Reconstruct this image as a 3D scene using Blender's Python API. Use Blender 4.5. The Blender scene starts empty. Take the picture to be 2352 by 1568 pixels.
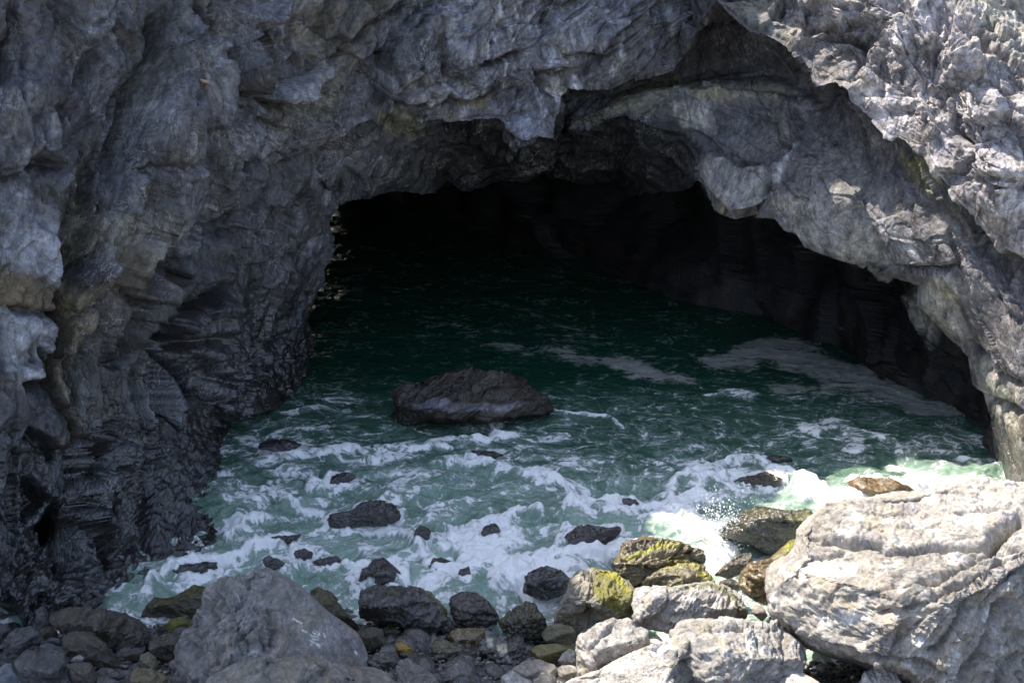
import bpy, bmesh, math, random
import numpy as np
from concurrent.futures import ThreadPoolExecutor
random.seed(7)
S = bpy.context.scene
COL = S.collection
# ------------------------------------------------------------------ camera, sky, sun, exposure
F = 2522.0; CU, CV = 1176.0, 784.0; H = 10.0; PITCH = math.radians(20)
cam_d = bpy.data.cameras.new('camera'); cam = bpy.data.objects.new('camera', cam_d); COL.objects.link(cam)
cam.location = (0, 0, H); cam.rotation_euler = (math.radians(90) - PITCH, 0, 0)
cam_d.sensor_width = 36; cam_d.lens = 36 * F / 2352; cam_d.clip_start = 0.1; cam_d.clip_end = 3000
S.camera = cam
SUN = np.array([-0.46, 0.33, 0.82]); SUN /= np.linalg.norm(SUN)
w = bpy.data.worlds.new('World'); S.world = w; w.use_nodes = True
nt = w.node_tree; bg = nt.nodes['Background']; sky = nt.nodes.new('ShaderNodeTexSky')
sky.sky_type = 'NISHITA'; sky.sun_disc = False
sky.sun_elevation = math.asin(SUN[2]); sky.sun_rotation = math.atan2(SUN[0], SUN[1])
bw = nt.nodes.new('ShaderNodeRGBToBW'); mx = nt.nodes.new('ShaderNodeMix'); mx.data_type = 'RGBA'; mx.inputs[0].default_value = .3   # sky mixed part way to grey to cut its blue cast
nt.links.new(sky.outputs[0], bw.inputs[0]); nt.links.new(sky.outputs[0], mx.inputs[6]); nt.links.new(bw.outputs[0], mx.inputs[7]); nt.links.new(mx.outputs[2], bg.inputs[0]); bg.inputs[1].default_value = 0.15
sd = bpy.data.lights.new('sun', 'SUN'); sd.energy = 3.7; sd.angle = math.radians(0.5); sd.color = (1.0, 0.92, 0.79)
so = bpy.data.objects.new('sun', sd); COL.objects.link(so); so.location = (-20, 10, 40)
import mathutils
so.rotation_euler = mathutils.Vector(SUN.tolist()).to_track_quat('Z', 'Y').to_euler()
S.view_settings.view_transform = 'Standard'; S.view_settings.look = 'None'
S.view_settings.exposure = 1.35; S.view_settings.gamma = 1

# ------------------------------------------------------------------ numeric helpers
f32 = np.float32
rng = np.random.RandomState(11)
PERM = rng.permutation(256).astype(np.int32); PERM = np.concatenate([PERM, PERM, PERM])
GR = rng.normal(size=(256, 3)).astype(f32); GR /= np.linalg.norm(GR, axis=1)[:, None]
HV = rng.uniform(-1, 1, size=(256, 8)).astype(f32)
POOL = ThreadPoolExecutor(4)
def chunked(fn, p, *a):
    n = len(p); k = 24000
    if n <= k: return fn(p, *a)
    return np.concatenate(list(POOL.map(lambda i: fn(p[i:i + k], *a), range(0, n, k))))
def _perlin(p):
    i = np.floor(p).astype(np.int32); f = (p - i).astype(f32); i &= 255
    u = f * f * f * (f * (f * 6 - 15) + 10); out = np.zeros(len(p), f32)
    for a in (0, 1):
        wx = u[:, 0] if a else 1 - u[:, 0]; h1 = PERM[i[:, 0] + a]
        for b in (0, 1):
            wy = wx * (u[:, 1] if b else 1 - u[:, 1]); h2 = PERM[h1 + i[:, 1] + b]
            for c in (0, 1):
                g = GR[PERM[h2 + i[:, 2] + c]]
                out += wy * (u[:, 2] if c else 1 - u[:, 2]) * (g[:, 0] * (f[:, 0] - a) + g[:, 1] * (f[:, 1] - b) + g[:, 2] * (f[:, 2] - c))
    return out * 1.5
def perlin(p, s=1.0, off=0.0): return chunked(_perlin, (p * f32(s) + f32(off)).astype(f32))
def fbm(p, s, o, off=0.0, gain=0.5):
    r = np.zeros(len(p), f32); a = 1.0; t = 0
    for k in range(o):
        r += a * perlin(p, s * 2.03 ** k, off + 17.3 * k); t += a; a *= gain
    return r / t
def ridged(p, s, o, off=0.0):
    r = np.zeros(len(p), f32); a = 1.0; t = 0
    for k in range(o):
        r += a * (1 - np.abs(perlin(p, s * 2.1 ** k, off + 9.1 * k)) * 2); t += a; a *= 0.5
    return r / t
def _facet(p):
    b = np.floor(p - 0.5).astype(np.int32); d1 = np.full(len(p), 9e9, f32); d2 = d1.copy(); v1 = np.zeros(len(p), f32)
    for a in (0, 1):
        for c in (0, 1):
            for e in (0, 1):
                cell = b + np.array([a, c, e], np.int32); m = cell & 255
                h = PERM[PERM[PERM[m[:, 0]] + m[:, 1]] + m[:, 2]]; q = HV[h]
                r = p - (cell + 0.5 + q[:, :3] * 0.36)
                d = (r * r).sum(1); v = (r * q[:, 3:6]).sum(1) * 1.3 + q[:, 6] * 0.42
                n = d < d1
                d2 = np.where(n, d1, np.minimum(d2, d)); d1 = np.where(n, d, d1); v1 = np.where(n, v, v1)
    return np.stack([v1, np.sqrt(d2) - np.sqrt(d1)], 1)
def facet(p, s=1.0, off=0.0): return chunked(_facet, (p * f32(s) + f32(off)).astype(f32))
def sstep(a, b, x):
    t = np.clip((x - a) / (b - a), 0, 1); return t * t * (3 - 2 * t)
def stair(x):                                # plateaus with abrupt little scarps: flaked, bedded stone
    i = np.floor(x); return i + sstep(.40, .60, x - i)
cp, sp = math.cos(PITCH), math.sin(PITCH)
FWD = np.array([0, cp, -sp]); UP = np.array([0, sp, cp]); RT = np.array([1.0, 0, 0])
def ray(u, v):
    u = np.asarray(u, float); v = np.asarray(v, float)
    a = (u - CU) / F; b = (CV - v) / F
    return np.stack([a, cp + b * sp, -sp + b * cp], -1)
def at_y(u, v, Y):                         # point seen at a photo pixel (2352-wide copy), Y metres ahead
    d = ray(u, v); return d * (np.asarray(Y, float) / d[..., 1])[..., None] + np.array([0, 0, H])
def at_z(u, v, z):
    d = ray(u, v); return d * ((z - H) / d[..., 2])[..., None] + np.array([0, 0, H])
def to_px(P):
    q = P - np.array([0, 0, H], P.dtype); w_ = np.maximum(q @ FWD.astype(P.dtype), 0.05)
    return np.stack([CU + F * q[:, 0] / w_, CV - F * (q @ UP.astype(P.dtype)) / w_], 1)
REG = {'c': (0, 0, .336), 't2': (781, 0, .336), 't3': (1562, 0, .336), 'm1': (0, 527, .336), 'm2': (781, 527, .336), 'm3': (1562, 527, .336),
       'b1': (0, 1242, .2082), 'b2': (376, 1242, .2082), 'b3': (771, 1242, .2082), 'b4': (1167, 1242, .2082),
       'b5': (1562, 1054, .336), 'b6': (470, 988, .2802), 'b7': (1082, 988, .2802), 'b8': (1646, 988, .2), 'd': (0, 0, 1)}
def R(reg, pts):
    ox, oy, s = REG[reg]; return [(ox + x * s, oy + y * s) for x, y in pts]
def seg_dist(px, line):                    # distance of each point to a polyline, and position along it
    best = np.full(len(px), 1e9, f32); al = np.zeros(len(px), f32); n = len(line) - 1
    for k in range(n):
        a = np.array(line[k], f32); b = np.array(line[k + 1], f32); d = b - a
        t = np.clip(((px - a) @ d) / max(float(d @ d), 1e-6), 0, 1)
        e = px - (a + t[:, None] * d); e = np.hypot(e[:, 0], e[:, 1])
        m = e < best; best = np.where(m, e, best); al = np.where(m, (k + t) / n, al)
    return best, al
def poly_sd(px, poly):                     # signed distance to polygon, negative inside
    d, _ = seg_dist(px, list(poly) + [poly[0]])
    ins = np.zeros(len(px), bool); n = len(poly)
    for k in range(n):
        x0, y0 = poly[k]; x1, y1 = poly[(k + 1) % n]
        if y0 == y1: continue
        c = ((y0 > px[:, 1]) != (y1 > px[:, 1])) & (px[:, 0] < (x1 - x0) * (px[:, 1] - y0) / (y1 - y0) + x0)
        ins ^= c
    return np.where(ins, -d, d)
def mesh_np(name, V, Fc, mat, attrs=None, smooth=True):
    me = bpy.data.meshes.new(name); k = Fc.shape[1]
    me.vertices.add(len(V)); me.vertices.foreach_set('co', np.ascontiguousarray(V, f32).ravel())
    me.loops.add(Fc.size); me.loops.foreach_set('vertex_index', np.ascontiguousarray(Fc, np.int32).ravel())
    me.polygons.add(len(Fc)); me.polygons.foreach_set('loop_start', np.arange(0, Fc.size, k, dtype=np.int32))
    for an, (ty, data) in (attrs or {}).items():
        at = me.attributes.new(an, ty, 'POINT')
        at.data.foreach_set('color' if ty == 'FLOAT_COLOR' else 'value', np.ascontiguousarray(data, f32).ravel())
    me.update(calc_edges=True); me.validate()
    if smooth: me.shade_smooth()
    me.materials.append(mat); return me
def link(name, me, label=None, cat=None, group=None, kind=None, parent=None):
    o = bpy.data.objects.new(name, me); COL.objects.link(o)
    if label: o['label'] = label
    if cat: o['category'] = cat
    if group: o['group'] = group
    if kind: o['kind'] = kind
    if parent: o.parent = parent
    return o
def grid_faces(nr, nc):
    i = np.arange(nr * nc).reshape(nr, nc)
    return np.stack([i[:-1, :-1].ravel(), i[:-1, 1:].ravel(), i[1:, 1:].ravel(), i[1:, :-1].ravel()], 1)
def grid_normals(P):
    a = np.gradient(P, axis=0); b = np.gradient(P, axis=1); n = np.cross(a, b)
    l = np.linalg.norm(n, axis=2, keepdims=True); return n / np.maximum(l, 1e-9)
def blur2(A, k, times=1):
    for _ in range(times):
        for ax in (0, 1):
            pad = [(0, 0)] * A.ndim; pad[ax] = (k + 1, k)
            c = np.cumsum(np.pad(A, pad, mode='edge'), axis=ax)
            hi = np.take(c, range(2 * k + 1, c.shape[ax]), axis=ax); lo = np.take(c, range(0, c.shape[ax] - 2 * k - 1), axis=ax)
            A = (hi - lo) / (2 * k + 1)
    return A
def rgba(c): return np.concatenate([np.clip(c, 0, 1), np.ones((len(c), 1), f32)], 1)

# ------------------------------------------------------------------ materials
def mat_new(name):
    m = bpy.data.materials.new(name); m.use_nodes = True; n = m.node_tree; return m, n, n.nodes['Principled BSDF']
class NB:                                   # tiny node builder
    def __init__(s, t): s.t = t; s.l = t.links
    def node(s, ty, **k):
        n = s.t.nodes.new(ty)
        for a, b in k.items(): setattr(n, a, b)
        return n
    def put(s, sock, v):
        if isinstance(v, bpy.types.NodeSocket): s.l.new(v, sock)
        elif v is not None: sock.default_value = v
    def math(s, op, a, b=None, c=None, clamp=False):
        n = s.node('ShaderNodeMath', operation=op, use_clamp=clamp)
        for i, v in enumerate((a, b, c)):
            if v is not None: s.put(n.inputs[i], v)
        return n.outputs[0]
    def noise(s, vec, scale, detail=4, rough=0.55, dist=0.0, col=False):
        n = s.node('ShaderNodeTexNoise'); s.put(n.inputs['Vector'], vec); n.inputs['Scale'].default_value = scale
        n.inputs['Detail'].default_value = detail; n.inputs['Roughness'].default_value = rough; n.inputs['Distortion'].default_value = dist
        return n.outputs['Color' if col else 'Fac']
    def vmath(s, op, a, b, scale=None):
        n = s.node('ShaderNodeVectorMath', operation=op); s.put(n.inputs[0], a)
        if b is not None: s.put(n.inputs[1], b)
        if scale is not None: n.inputs['Scale'].default_value = scale
        return n.outputs[0]
    def mix(s, fac, a, b, blend='MIX'):
        n = s.node('ShaderNodeMix', data_type='RGBA', blend_type=blend); s.put(n.inputs[0], fac); s.put(n.inputs[6], a); s.put(n.inputs[7], b)
        return n.outputs[2]
    def mr(s, v, a, b, c=0.0, d=1.0):
        n = s.node('ShaderNodeMapRange', clamp=True); s.put(n.inputs[0], v)
        for i, x in zip((1, 2, 3, 4), (a, b, c, d)): n.inputs[i].default_value = x
        return n.outputs[0]
    def attr(s, name, fac=True):
        n = s.node('ShaderNodeAttribute', attribute_name=name); return n.outputs['Fac' if fac else 'Color']
def rock_material(name, scale=1.0, contrast=1.0, bump=1.0, spec=0.5):
    m, t, P = mat_new(name); b = NB(t)
    pos = b.node('ShaderNodeNewGeometry').outputs['Position']
    wv = b.vmath('ADD', pos, b.vmath('SCALE', b.vmath('SUBTRACT', b.noise(pos, .9 * scale, 3, col=True), (.5, .5, .5)), None, .7))
    rot = b.node('ShaderNodeMapping'); b.put(rot.inputs[0], wv); rot.inputs['Rotation'].default_value = (.3, .5, .2); rot.inputs['Scale'].default_value = (2.6, 1.3, .8)
    st = rot.outputs[0]
    n1 = b.noise(st, 2.2 * scale, 10, .62); n2 = b.noise(wv, 9 * scale, 8, .66); n3 = b.noise(st, 26 * scale, 5, .6)
    base = b.attr('Col', False)
    k = b.math('MULTIPLY', b.mr(n1, .3, .7, 1 - .55 * contrast, 1 + .55 * contrast), b.mr(n2, .3, .72, 1 - .5 * contrast, 1 + .45 * contrast))
    k = b.math('MULTIPLY', k, b.mr(n3, .3, .7, .78, 1.22))
    c = b.vmath('SCALE', base, None, 1.0); b.l.new(k, c.node.inputs['Scale'])
    # thin pale mineral veins and fine scratches
    v1 = b.math('ABSOLUTE', b.math('SUBTRACT', b.noise(wv, 1.7 * scale, 7, .62, .4), .5))
    v2 = b.math('ABSOLUTE', b.math('SUBTRACT', b.noise(st, 5.5 * scale, 6, .6, .3), .5))
    vein = b.math('ADD', b.mr(v1, .0, .012, .5, 0), b.mr(v2, .0, .02, .35, 0), clamp=True)
    vein = b.math('MULTIPLY', vein, b.mr(b.noise(pos, .8 * scale, 3), .45, .62))
    vein = b.math('MULTIPLY', vein, b.attr('vein'))
    c = b.mix(vein, c, (.5, .5, .52, 1))
    # ochre and purple tints
    c = b.mix(b.mr(b.noise(wv, 1.1 * scale, 5), .52, .72, 0, .45), c, b.mix(1.0, c, (1.25, 1.05, .68, 1), 'MULTIPLY'))
    c = b.mix(b.mr(b.noise(wv, 1.9 * scale, 4), .5, .7, 0, .5), c, b.mix(1.0, c, (.92, .88, 1.12, 1), 'MULTIPLY'))
    b.put(P.inputs['Base Color'], c)
    wet = b.attr('wet')
    ro = b.math('SUBTRACT', b.mr(n2, .3, .7, .62, .86), b.math('MULTIPLY', wet, .64))
    b.put(P.inputs['Coat Weight'], b.math('MULTIPLY', b.math('MULTIPLY', wet, wet), .6)); P.inputs['Coat Roughness'].default_value = .06
    b.put(P.inputs['Roughness'], ro); b.put(P.inputs['Specular IOR Level'], b.math('ADD', b.math('MULTIPLY', wet, .6), spec))
    cr = b.node('ShaderNodeTexVoronoi', feature='DISTANCE_TO_EDGE'); b.put(cr.inputs['Vector'], st); cr.inputs['Scale'].default_value = 2.0 * scale
    crack = b.mr(cr.outputs['Distance'], 0, .05, -1, 0)
    hgt = b.math('ADD', b.math('MULTIPLY', n1, .040 / scale), b.math('MULTIPLY', n2, .045 / scale))
    hgt = b.math('ADD', hgt, b.math('MULTIPLY', n3, .022 / scale)); hgt = b.math('ADD', hgt, b.math('MULTIPLY', crack, .016 / scale))
    bp = b.node('ShaderNodeBump'); bp.inputs['Strength'].default_value = bump; bp.inputs['Distance'].default_value = 1.0
    b.put(bp.inputs['Height'], hgt); b.put(P.inputs['Normal'], bp.outputs[0]); b.put(P.inputs['Coat Normal'], bp.outputs[0]); return m
M_CLIFF = rock_material('cliff_rock', 1.0, 1.25, .55)
M_ROCK = rock_material('boulder_rock', 2.6, .75, .7, .4)

def paint(px, col, P, items, seed=0.0):
    """stains and painted shade with their own shape: (polygon or line, colour, strength, softness px, breakup)"""
    for k, (shape, c, st, soft, brk) in enumerate(items):
        a = np.array(shape); lo = a.min(0) - soft * 2.5; hi = a.max(0) + soft * 2.5
        sel = np.where((px[:, 0] > lo[0]) & (px[:, 0] < hi[0]) & (px[:, 1] > lo[1]) & (px[:, 1] < hi[1]))[0]
        if not len(sel): continue
        q = px[sel]; d = poly_sd(q, shape) if len(shape) > 2 else seg_dist(q, shape)[0] - soft * .6
        nz = fbm(P[sel].astype(f32), 2.4, 5, seed + k * 3.1, .6)
        m = sstep(soft, -soft, d + nz * soft * 2.2 * brk) * st * np.clip(1 + nz * 1.6 * brk, 0, 1.4)
        m = np.clip(m, 0, 1)[:, None]; col[sel] = col[sel] * (1 - m) + np.array(c, f32) * m
    return col
STEP = .35
def grooves(px, lst):
    g = np.zeros(len(px), f32)
    for line, wd, dp in lst:
        a = np.array(line); lo = a.min(0) - wd * 7; hi = a.max(0) + wd * 7
        sel = np.where((px[:, 0] > lo[0]) & (px[:, 0] < hi[0]) & (px[:, 1] > lo[1]) & (px[:, 1] < hi[1]))[0]
        if not len(sel): continue
        q = px[sel]; d, al = seg_dist(q, line); e = np.minimum(1, np.minimum(al, 1 - al) * 8 + .25)
        A = np.array(line[0], f32); B = np.array(line[-1], f32); k = np.minimum((al * (len(line) - 1)).astype(int), len(line) - 2); L = np.array(line, f32)
        t = L[k + 1] - L[k]; r = q - L[k]; side = np.sign(t[:, 0] * r[:, 1] - t[:, 1] * r[:, 0])
        g[sel] += dp * e * (np.exp(-(d / wd) ** 1.4) + side * STEP * np.exp(-(d / (3.2 * wd)) ** 2) * sstep(0, wd * .6, d))
    return g

# ------------------------------------------------------------------ the cliff with its cave, one continuous rock surface
CC = (1300.0, 850.0)
def curve(pts):
    pts = np.array(pts, float); th = np.degrees(np.arctan2(CC[1] - pts[:, 1], pts[:, 0] - CC[0])); th = np.where(th < -60, th + 360, th)
    o = np.argsort(th); th = th[o]; pts = pts[o]; W = at_y(pts[:, 0], pts[:, 1], pts[:, 2])
    def f(t): return np.stack([np.interp(t, th, W[:, k]) for k in range(3)], 1)
    return f
def wcurve(pts):
    pts = np.array(sorted(pts), float)
    return lambda t: np.stack([np.interp(t, pts[:, 0], pts[:, k]) for k in (1, 2, 3)], 1)
RIM = wcurve([(213, -13, 9, 3), (200, -14, 12, 10), (185, -14, 14, 22), (170, -14, 17, 25), (150, -12.5, 19.5, 25), (135, -8.6, 22, 19.6), (120, -6.4, 23.4, 16.4),  # out-of-view rim, heights shaped to set where its shadow falls
              (110, -4, 24.8, 17), (100, -1.8, 26.4, 17.3), (95, -.9, 27, 17.9), (92, -.2, 27.5, 20.5), (90, 0, 27.6, 21.6), (80, 2, 28.6, 22), (70, 4.6, 28.8, 17), (60, 8, 29.5, 12), (50, 12, 29.5, 13),
              (35, 17, 27, 13), (20, 19.5, 22, 11), (5, 19.5, 17, 8), (-10, 18, 14, 4), (-25, 17, 12, 1)])
C_F = curve([(2480, 1500, 16), (2480, 1300, 16.3), (2480, 1000, 17), (2480, 700, 18), (2480, 400, 19.3), (2480, 100, 21), (2440, -100, 22.6), (2100, -110, 24.6), (1850, -110, 25.4),
             (1720, -120, 26), (1600, -120, 27), (1300, -120, 26.4), (1000, -120, 25.2), (700, -120, 22.5), (400, -120, 20), (100, -120, 18), (-120, -120, 16.7), (-120, 300, 15.9),
             (-120, 700, 15.3), (-120, 1100, 14.7), (-120, 1500, 13.8), (-120, 1800, 13.0)])
C_M = curve([(2475, 1500, 16.1), (2475, 1300, 16.5), (2475, 1000, 17.2), (2470, 750, 18.1), (2400, 500, 18.7), (2330, 300, 19.8), (2200, 100, 21.6), (2050, 0, 22.9), (1950, -30, 23.6),
             (1780, -60, 24.7), (1690, -60, 25.3), (1610, 20, 26.8), (1500, 60, 26.5), (1400, 90, 26.1), (1300, 100, 25.7), (1150, 100, 25), (950, 120, 24), (800, 130, 22.9), (650, 180, 21.2), (480, 250, 19.3),
             (330, 400, 18.0), (250, 600, 17.3), (220, 800, 17.0), (200, 1000, 16.6), (180, 1200, 15.8), (130, 1400, 14.7), (60, 1650, 13.5)])
A_pts = [(2440, 1500, 17), (2440, 1300, 17.3), (2450, 1100, 17.6), (2450, 900, 18), (2430, 740, 18.6), (2352, 601, 19.2), (2301, 577, 19.4), (2261, 527, 19.8), (2184, 460, 20.2), (2147, 403, 20.6), (2126, 360, 20.9),
         (2086, 329, 21.3), (2032, 306, 21.7), (1992, 265, 22), (1952, 232, 22.2), (1945, 208, 22.2), (1911, 188, 22.6), (1878, 208, 22.7), (1864, 195, 22.8), (1851, 158, 23), (1827, 128, 23.2),
         (1811, 101, 23.4), (1747, 74, 23.8), (1696, 44, 24.2), (1649, 5, 24.8), (1545, 162, 26.5), (1453, 175, 26.3), (1403, 195, 26.2), (1352, 205, 26.1), (1305, 205, 26), (1292, 222, 25.9),
         (1268, 316, 25.4), (1231, 314, 25.3), (1204, 324, 25.2), (1167, 316, 25.2), (1157, 294, 25.2), (1134, 289, 25.2), (1066, 292, 24.9), (1016, 291, 24.7), (966, 289, 24.4), (930, 264, 24.1), (890, 250, 23.9),
         (865, 269, 23.6), (825, 292, 23.3), (781, 336, 23), (739, 363, 22.7), (710, 410, 22.9), (750, 500, 24.6), (752, 570, 25), (745, 650, 25.6), (715, 720, 25.8), (705, 800, 25.4), (708, 850, 25), (690, 900, 24.2),
         (650, 935, 23.1), (600, 945, 22.8), (540, 965, 22.3), (512, 1020, 21.2), (500, 1100, 19.6), (497, 1160, 18.5), (495, 1240, 17.05), (400, 1310, 16.2), (350, 1370, 15.3), (320, 1410, 14.8), (250, 1480, 14.2), (100, 1600, 13.4)]
C_A = curve(A_pts)
C_3 = curve([(2400, 1500, 17.6), (2400, 1300, 17.9), (2410, 1000, 18.6), (2380, 800, 19), (2330, 680, 19.6), (2260, 610, 20.2), (2190, 540, 20.8), (2120, 470, 21.5), (2080, 400, 22.3), (2020, 345, 23.2), (1960, 290, 24), (1900, 240, 25),
             (1830, 190, 26), (1750, 165, 27), (1640, 170, 27.8), (1560, 190, 28), (1450, 200, 28), (1350, 225, 27.5), (1300, 240, 27.6), (1275, 345, 28), (1200, 350, 28), (1100, 330, 27.8), (1000, 320, 27), (900, 300, 25.8), (850, 310, 24.8), (800, 350, 24.3), (750, 410, 24.2)])
C_4 = curve([(2390, 1500, 17.5), (2390, 1300, 17.8), (2400, 1000, 18.4), (2360, 810, 18.8), (2310, 700, 19.4), (2240, 640, 19.9), (2170, 570, 20.4), (2100, 500, 21.2), (2060, 430, 21.9), (2000, 370, 22.8), (1940, 300, 23.6), (1864, 225, 24.8), (1797, 207, 25.4),
             (1730, 204, 25.8), (1663, 195, 26), (1562, 205, 26.2), (1490, 215, 26.3), (1440, 235, 26.3), (1386, 255, 26.3), (1340, 280, 26.3), (1300, 300, 26.4), (1275, 360, 29), (1200, 365, 29), (1100, 350, 28.8), (1000, 340, 27.6), (900, 330, 26.2), (850, 340, 25.2), (800, 380, 24.8), (755, 430, 24.6)])
C_D = curve([(2365, 1500, 17.6), (2370, 1250, 17.9), (2375, 1000, 18.3), (2330, 850, 18.9), (2270, 760, 19.7), (2200, 690, 20.3), (2100, 600, 21), (2000, 520, 21.8), (1900, 450, 22.7), (1850, 400, 23.2), (1777, 372, 24), (1713, 382, 24.6), (1663, 368, 25), (1629, 330, 25.4),
             (1571, 301, 25.7), (1503, 303, 25.9), (1470, 293, 26), (1440, 270, 26.1), (1386, 273, 26.1), (1352, 281, 26.2), (1319, 303, 26.3), (1268, 370, 30), (1200, 375, 30.2), (1100, 365, 30), (1000, 360, 28.4), (900, 360, 26.6), (850, 380, 25.6), (800, 410, 25.2), (760, 450, 24.9)])
C_B = curve([(2340, 1450, 18), (2330, 1250, 18.3), (2315, 1120, 19.1), (2298, 1044, 19.7), (2288, 991, 20), (2271, 930, 20.3), (2261, 900, 20.5), (2237, 883, 20.7), (2224, 829, 20.9), (2197, 789, 21.2), (2150, 745, 21.4), (2103, 700, 21.6), (2105, 657, 21.6), (2025, 625, 22), (2009, 633, 22),
             (1955, 601, 22.3), (1915, 591, 22.5), (1848, 567, 22.9), (1831, 537, 23), (1801, 527, 23.2), (1780, 504, 23.4), (1757, 464, 23.7), (1733, 501, 23.6), (1676, 487, 24), (1653, 460, 24.2), (1602, 413, 24.8), (1571, 437, 27), (1520, 443, 28.6), (1470, 450, 29.6),
             (1446, 440, 30.4), (1419, 417, 31), (1352, 423, 32), (1278, 413, 32.4), (1251, 396, 32.4), (1208, 420, 32.2), (1157, 420, 32), (1100, 440, 31.4), (1066, 440, 31), (1023, 427, 30), (999, 450, 29.4), (882, 443, 27.6), (831, 457, 26), (781, 467, 25.5), (762, 490, 25.2)])
NT = 1900
tt = np.linspace(-27, 213, 6000); L = 0
for c in (C_M, C_A, C_B):
    q = to_px(c(tt)); L = L + np.concatenate([[0], np.cumsum(np.hypot(*np.diff(q, axis=0).T))])
L += tt * 4; TH = np.interp(np.linspace(L[0], L[-1], NT), L, tt)
cF, cM, cA = C_F(TH), C_M(TH), C_A(TH); rim = RIM(TH)
back = rim * np.array([1.7, 1, 1]) + np.array([0, 32, -3.0])  # unseen back, stretched out to keep direct sun off the cave end
wl = sstep(143, 148, TH)[:, None]; wr = sstep(70.5, 67.0, TH)[:, None]; dn = sstep(183, 190, TH)[:, None]
def left(k): return cA + np.array([-.32, .95, .05]) * k - dn * np.array([.35 * k, .45 * k, .55 * k]) * np.array([1, 1, 1])
def side(c, k): return c(TH) * (1 - wl) + left(k) * wl
ctr = at_y(np.array([CC[0]]), np.array([CC[1]]), np.array([24.]))[0]
outw = cA - ctr; outw[:, 1] = 0; outw /= np.linalg.norm(outw, axis=1)[:, None]
dep = (.5 + 2.5 * sstep(40, 52, TH))[:, None]; a2 = (cA + outw * (.06 + .08 * dep) + np.array([0, 1.0, 0]) * dep) * wr + (cA + outw * .12 + np.array([0, .8, 0])) * (1 - wr); a2 = a2 * (1 - wl) + left(.5) * wl
C3_ = C_3(TH); pull = (sstep(52, 38, TH) * .9)[:, None]; C3_ = C3_ * (1 - pull * .6) + (cA + np.array([0, .5, -.15])) * pull * .6
c3, c4, cD, cB = side(lambda t_: C3_, 1), side(C_4, 1.5), side(C_D, 2), side(C_B, 2.6)
ow = cB - ctr; ow[:, 1] = 0; ow /= np.linalg.norm(ow, axis=1)[:, None]
t1 = cB + ow * .7 + np.array([0, 1.0, 0])
s = np.clip((TH + 22) / (187 + 22), 0, 1); ph = s * math.pi
def station(xr, yr, xl, yl, h, ya, dz=-.9):
    c = (np.cos(ph) + 1) / 2
    P = np.stack([xl + (xr - xl) * c, yl + (yr - yl) * c + ya * np.sin(ph), dz + (h - dz) * np.sin(ph) ** .8], 1)
    P[:, 2] = np.where(TH > 187, dz - 1, P[:, 2]); return P
tun = [station(9.9, 23, -7.2, 29, 6.8, 8.5), station(7.9, 28, -9, 34, 6.2, 5), station(4.8, 31.5, -9.4, 38, 5.4, 3), station(1.2, 36, -10, 41.5, 5.2, 1.2), station(-2.5, 41, -12, 47, 4.8, .6), station(-8, 49, -13, 50.5, -1.4, .1)]
rows = [back, rim, cF, cM, cA, a2, c3, c4, cD, cB, t1] + tun
cnt = [14, 30, 110, 250, 26, 46, 26, 80, 80, 24, 34, 34, 26, 20, 14, 10]
P = []; zone = []
for k in range(len(rows) - 1):
    for j in range(cnt[k]):
        t = j / cnt[k]; P.append(rows[k] * (1 - t) + rows[k + 1] * t); zone.append(k + t)
P.append(rows[-1]); zone.append(len(rows) - 1.0)
P = np.array(P); zone = np.array(zone); NR = len(P)
# soften the ruled surface a little, keeping the lips
Pb = blur2(P, 7, 2); lipz = np.minimum(np.abs(zone - 4), np.minimum(np.abs(zone - 9), np.abs(zone - 8)))
wgt = sstep(.0, .35, lipz)[:, None, None] * .9; P = P * (1 - wgt) + Pb * wgt
N = grid_normals(blur2(P, 6, 1)); Ns = grid_normals(blur2(P, 22, 1)); bz = (sstep(3.2, 4.2, zone) * sstep(10.5, 9.0, zone))[:, None, None]; N = N * (1 - bz) + Ns * bz; N /= np.maximum(np.linalg.norm(N, axis=2, keepdims=True), 1e-6)
flat = P.reshape(-1, 3).astype(f32); Nf = N.reshape(-1, 3).astype(f32)
cam_v = np.array([0, 0, H], f32) - flat; cam_v /= np.linalg.norm(cam_v, axis=1)[:, None]
mid = (slice(int(NR * .3), int(NR * .45)))
if (N[mid] * (np.array([0, 0, H]) - P[mid])).sum() < 0: Nf = -Nf
px = to_px(flat)
zf = np.repeat(zone, NT).astype(f32)
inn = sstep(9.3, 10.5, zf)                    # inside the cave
frame = sstep(1.3, 2.0, zf)
lipf = np.minimum(np.abs(zf - 4), np.abs(zf - 9)); lipk = .28 + .72 * sstep(0, .7, lipf)
# strata frame: beds dip steeply on the left buttress, follow the arch on the right
def rot(p, ax, deg):
    a = math.radians(deg); c_, s_ = math.cos(a), math.sin(a); i, j = [(1, 2), (2, 0), (0, 1)][ax]; q = p.copy()
    q[:, i] = p[:, i] * c_ - p[:, j] * s_; q[:, j] = p[:, i] * s_ + p[:, j] * c_; return q
warp = np.stack([perlin(flat, .45, 3), perlin(flat, .45, 33), perlin(flat, .45, 63)], 1)
fp = flat + warp * .5 + .03 * np.stack([perlin(flat, 2.1, 13), perlin(flat, 2.1, 43), perlin(flat, 2.1, 73)], 1)
FR = [(-22, 10, 0), (-58, 8, 23), (48, 6, 61)]        # bedding: steep left, shallow in the middle, falling to the right
kL = sstep(620, 420, px[:, 0] + 60 * warp[:, 0]); kR = sstep(1420, 1700, px[:, 0] + 60 * warp[:, 1]); KW = [kL, np.clip(1 - kL - kR, 0, 1), kR]
QF = [rot(rot(fp, 1, a_), 0, b_) + f32(c_) for a_, b_, c_ in FR]; IX = [np.where(k > 0)[0] for k in KW]
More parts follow.
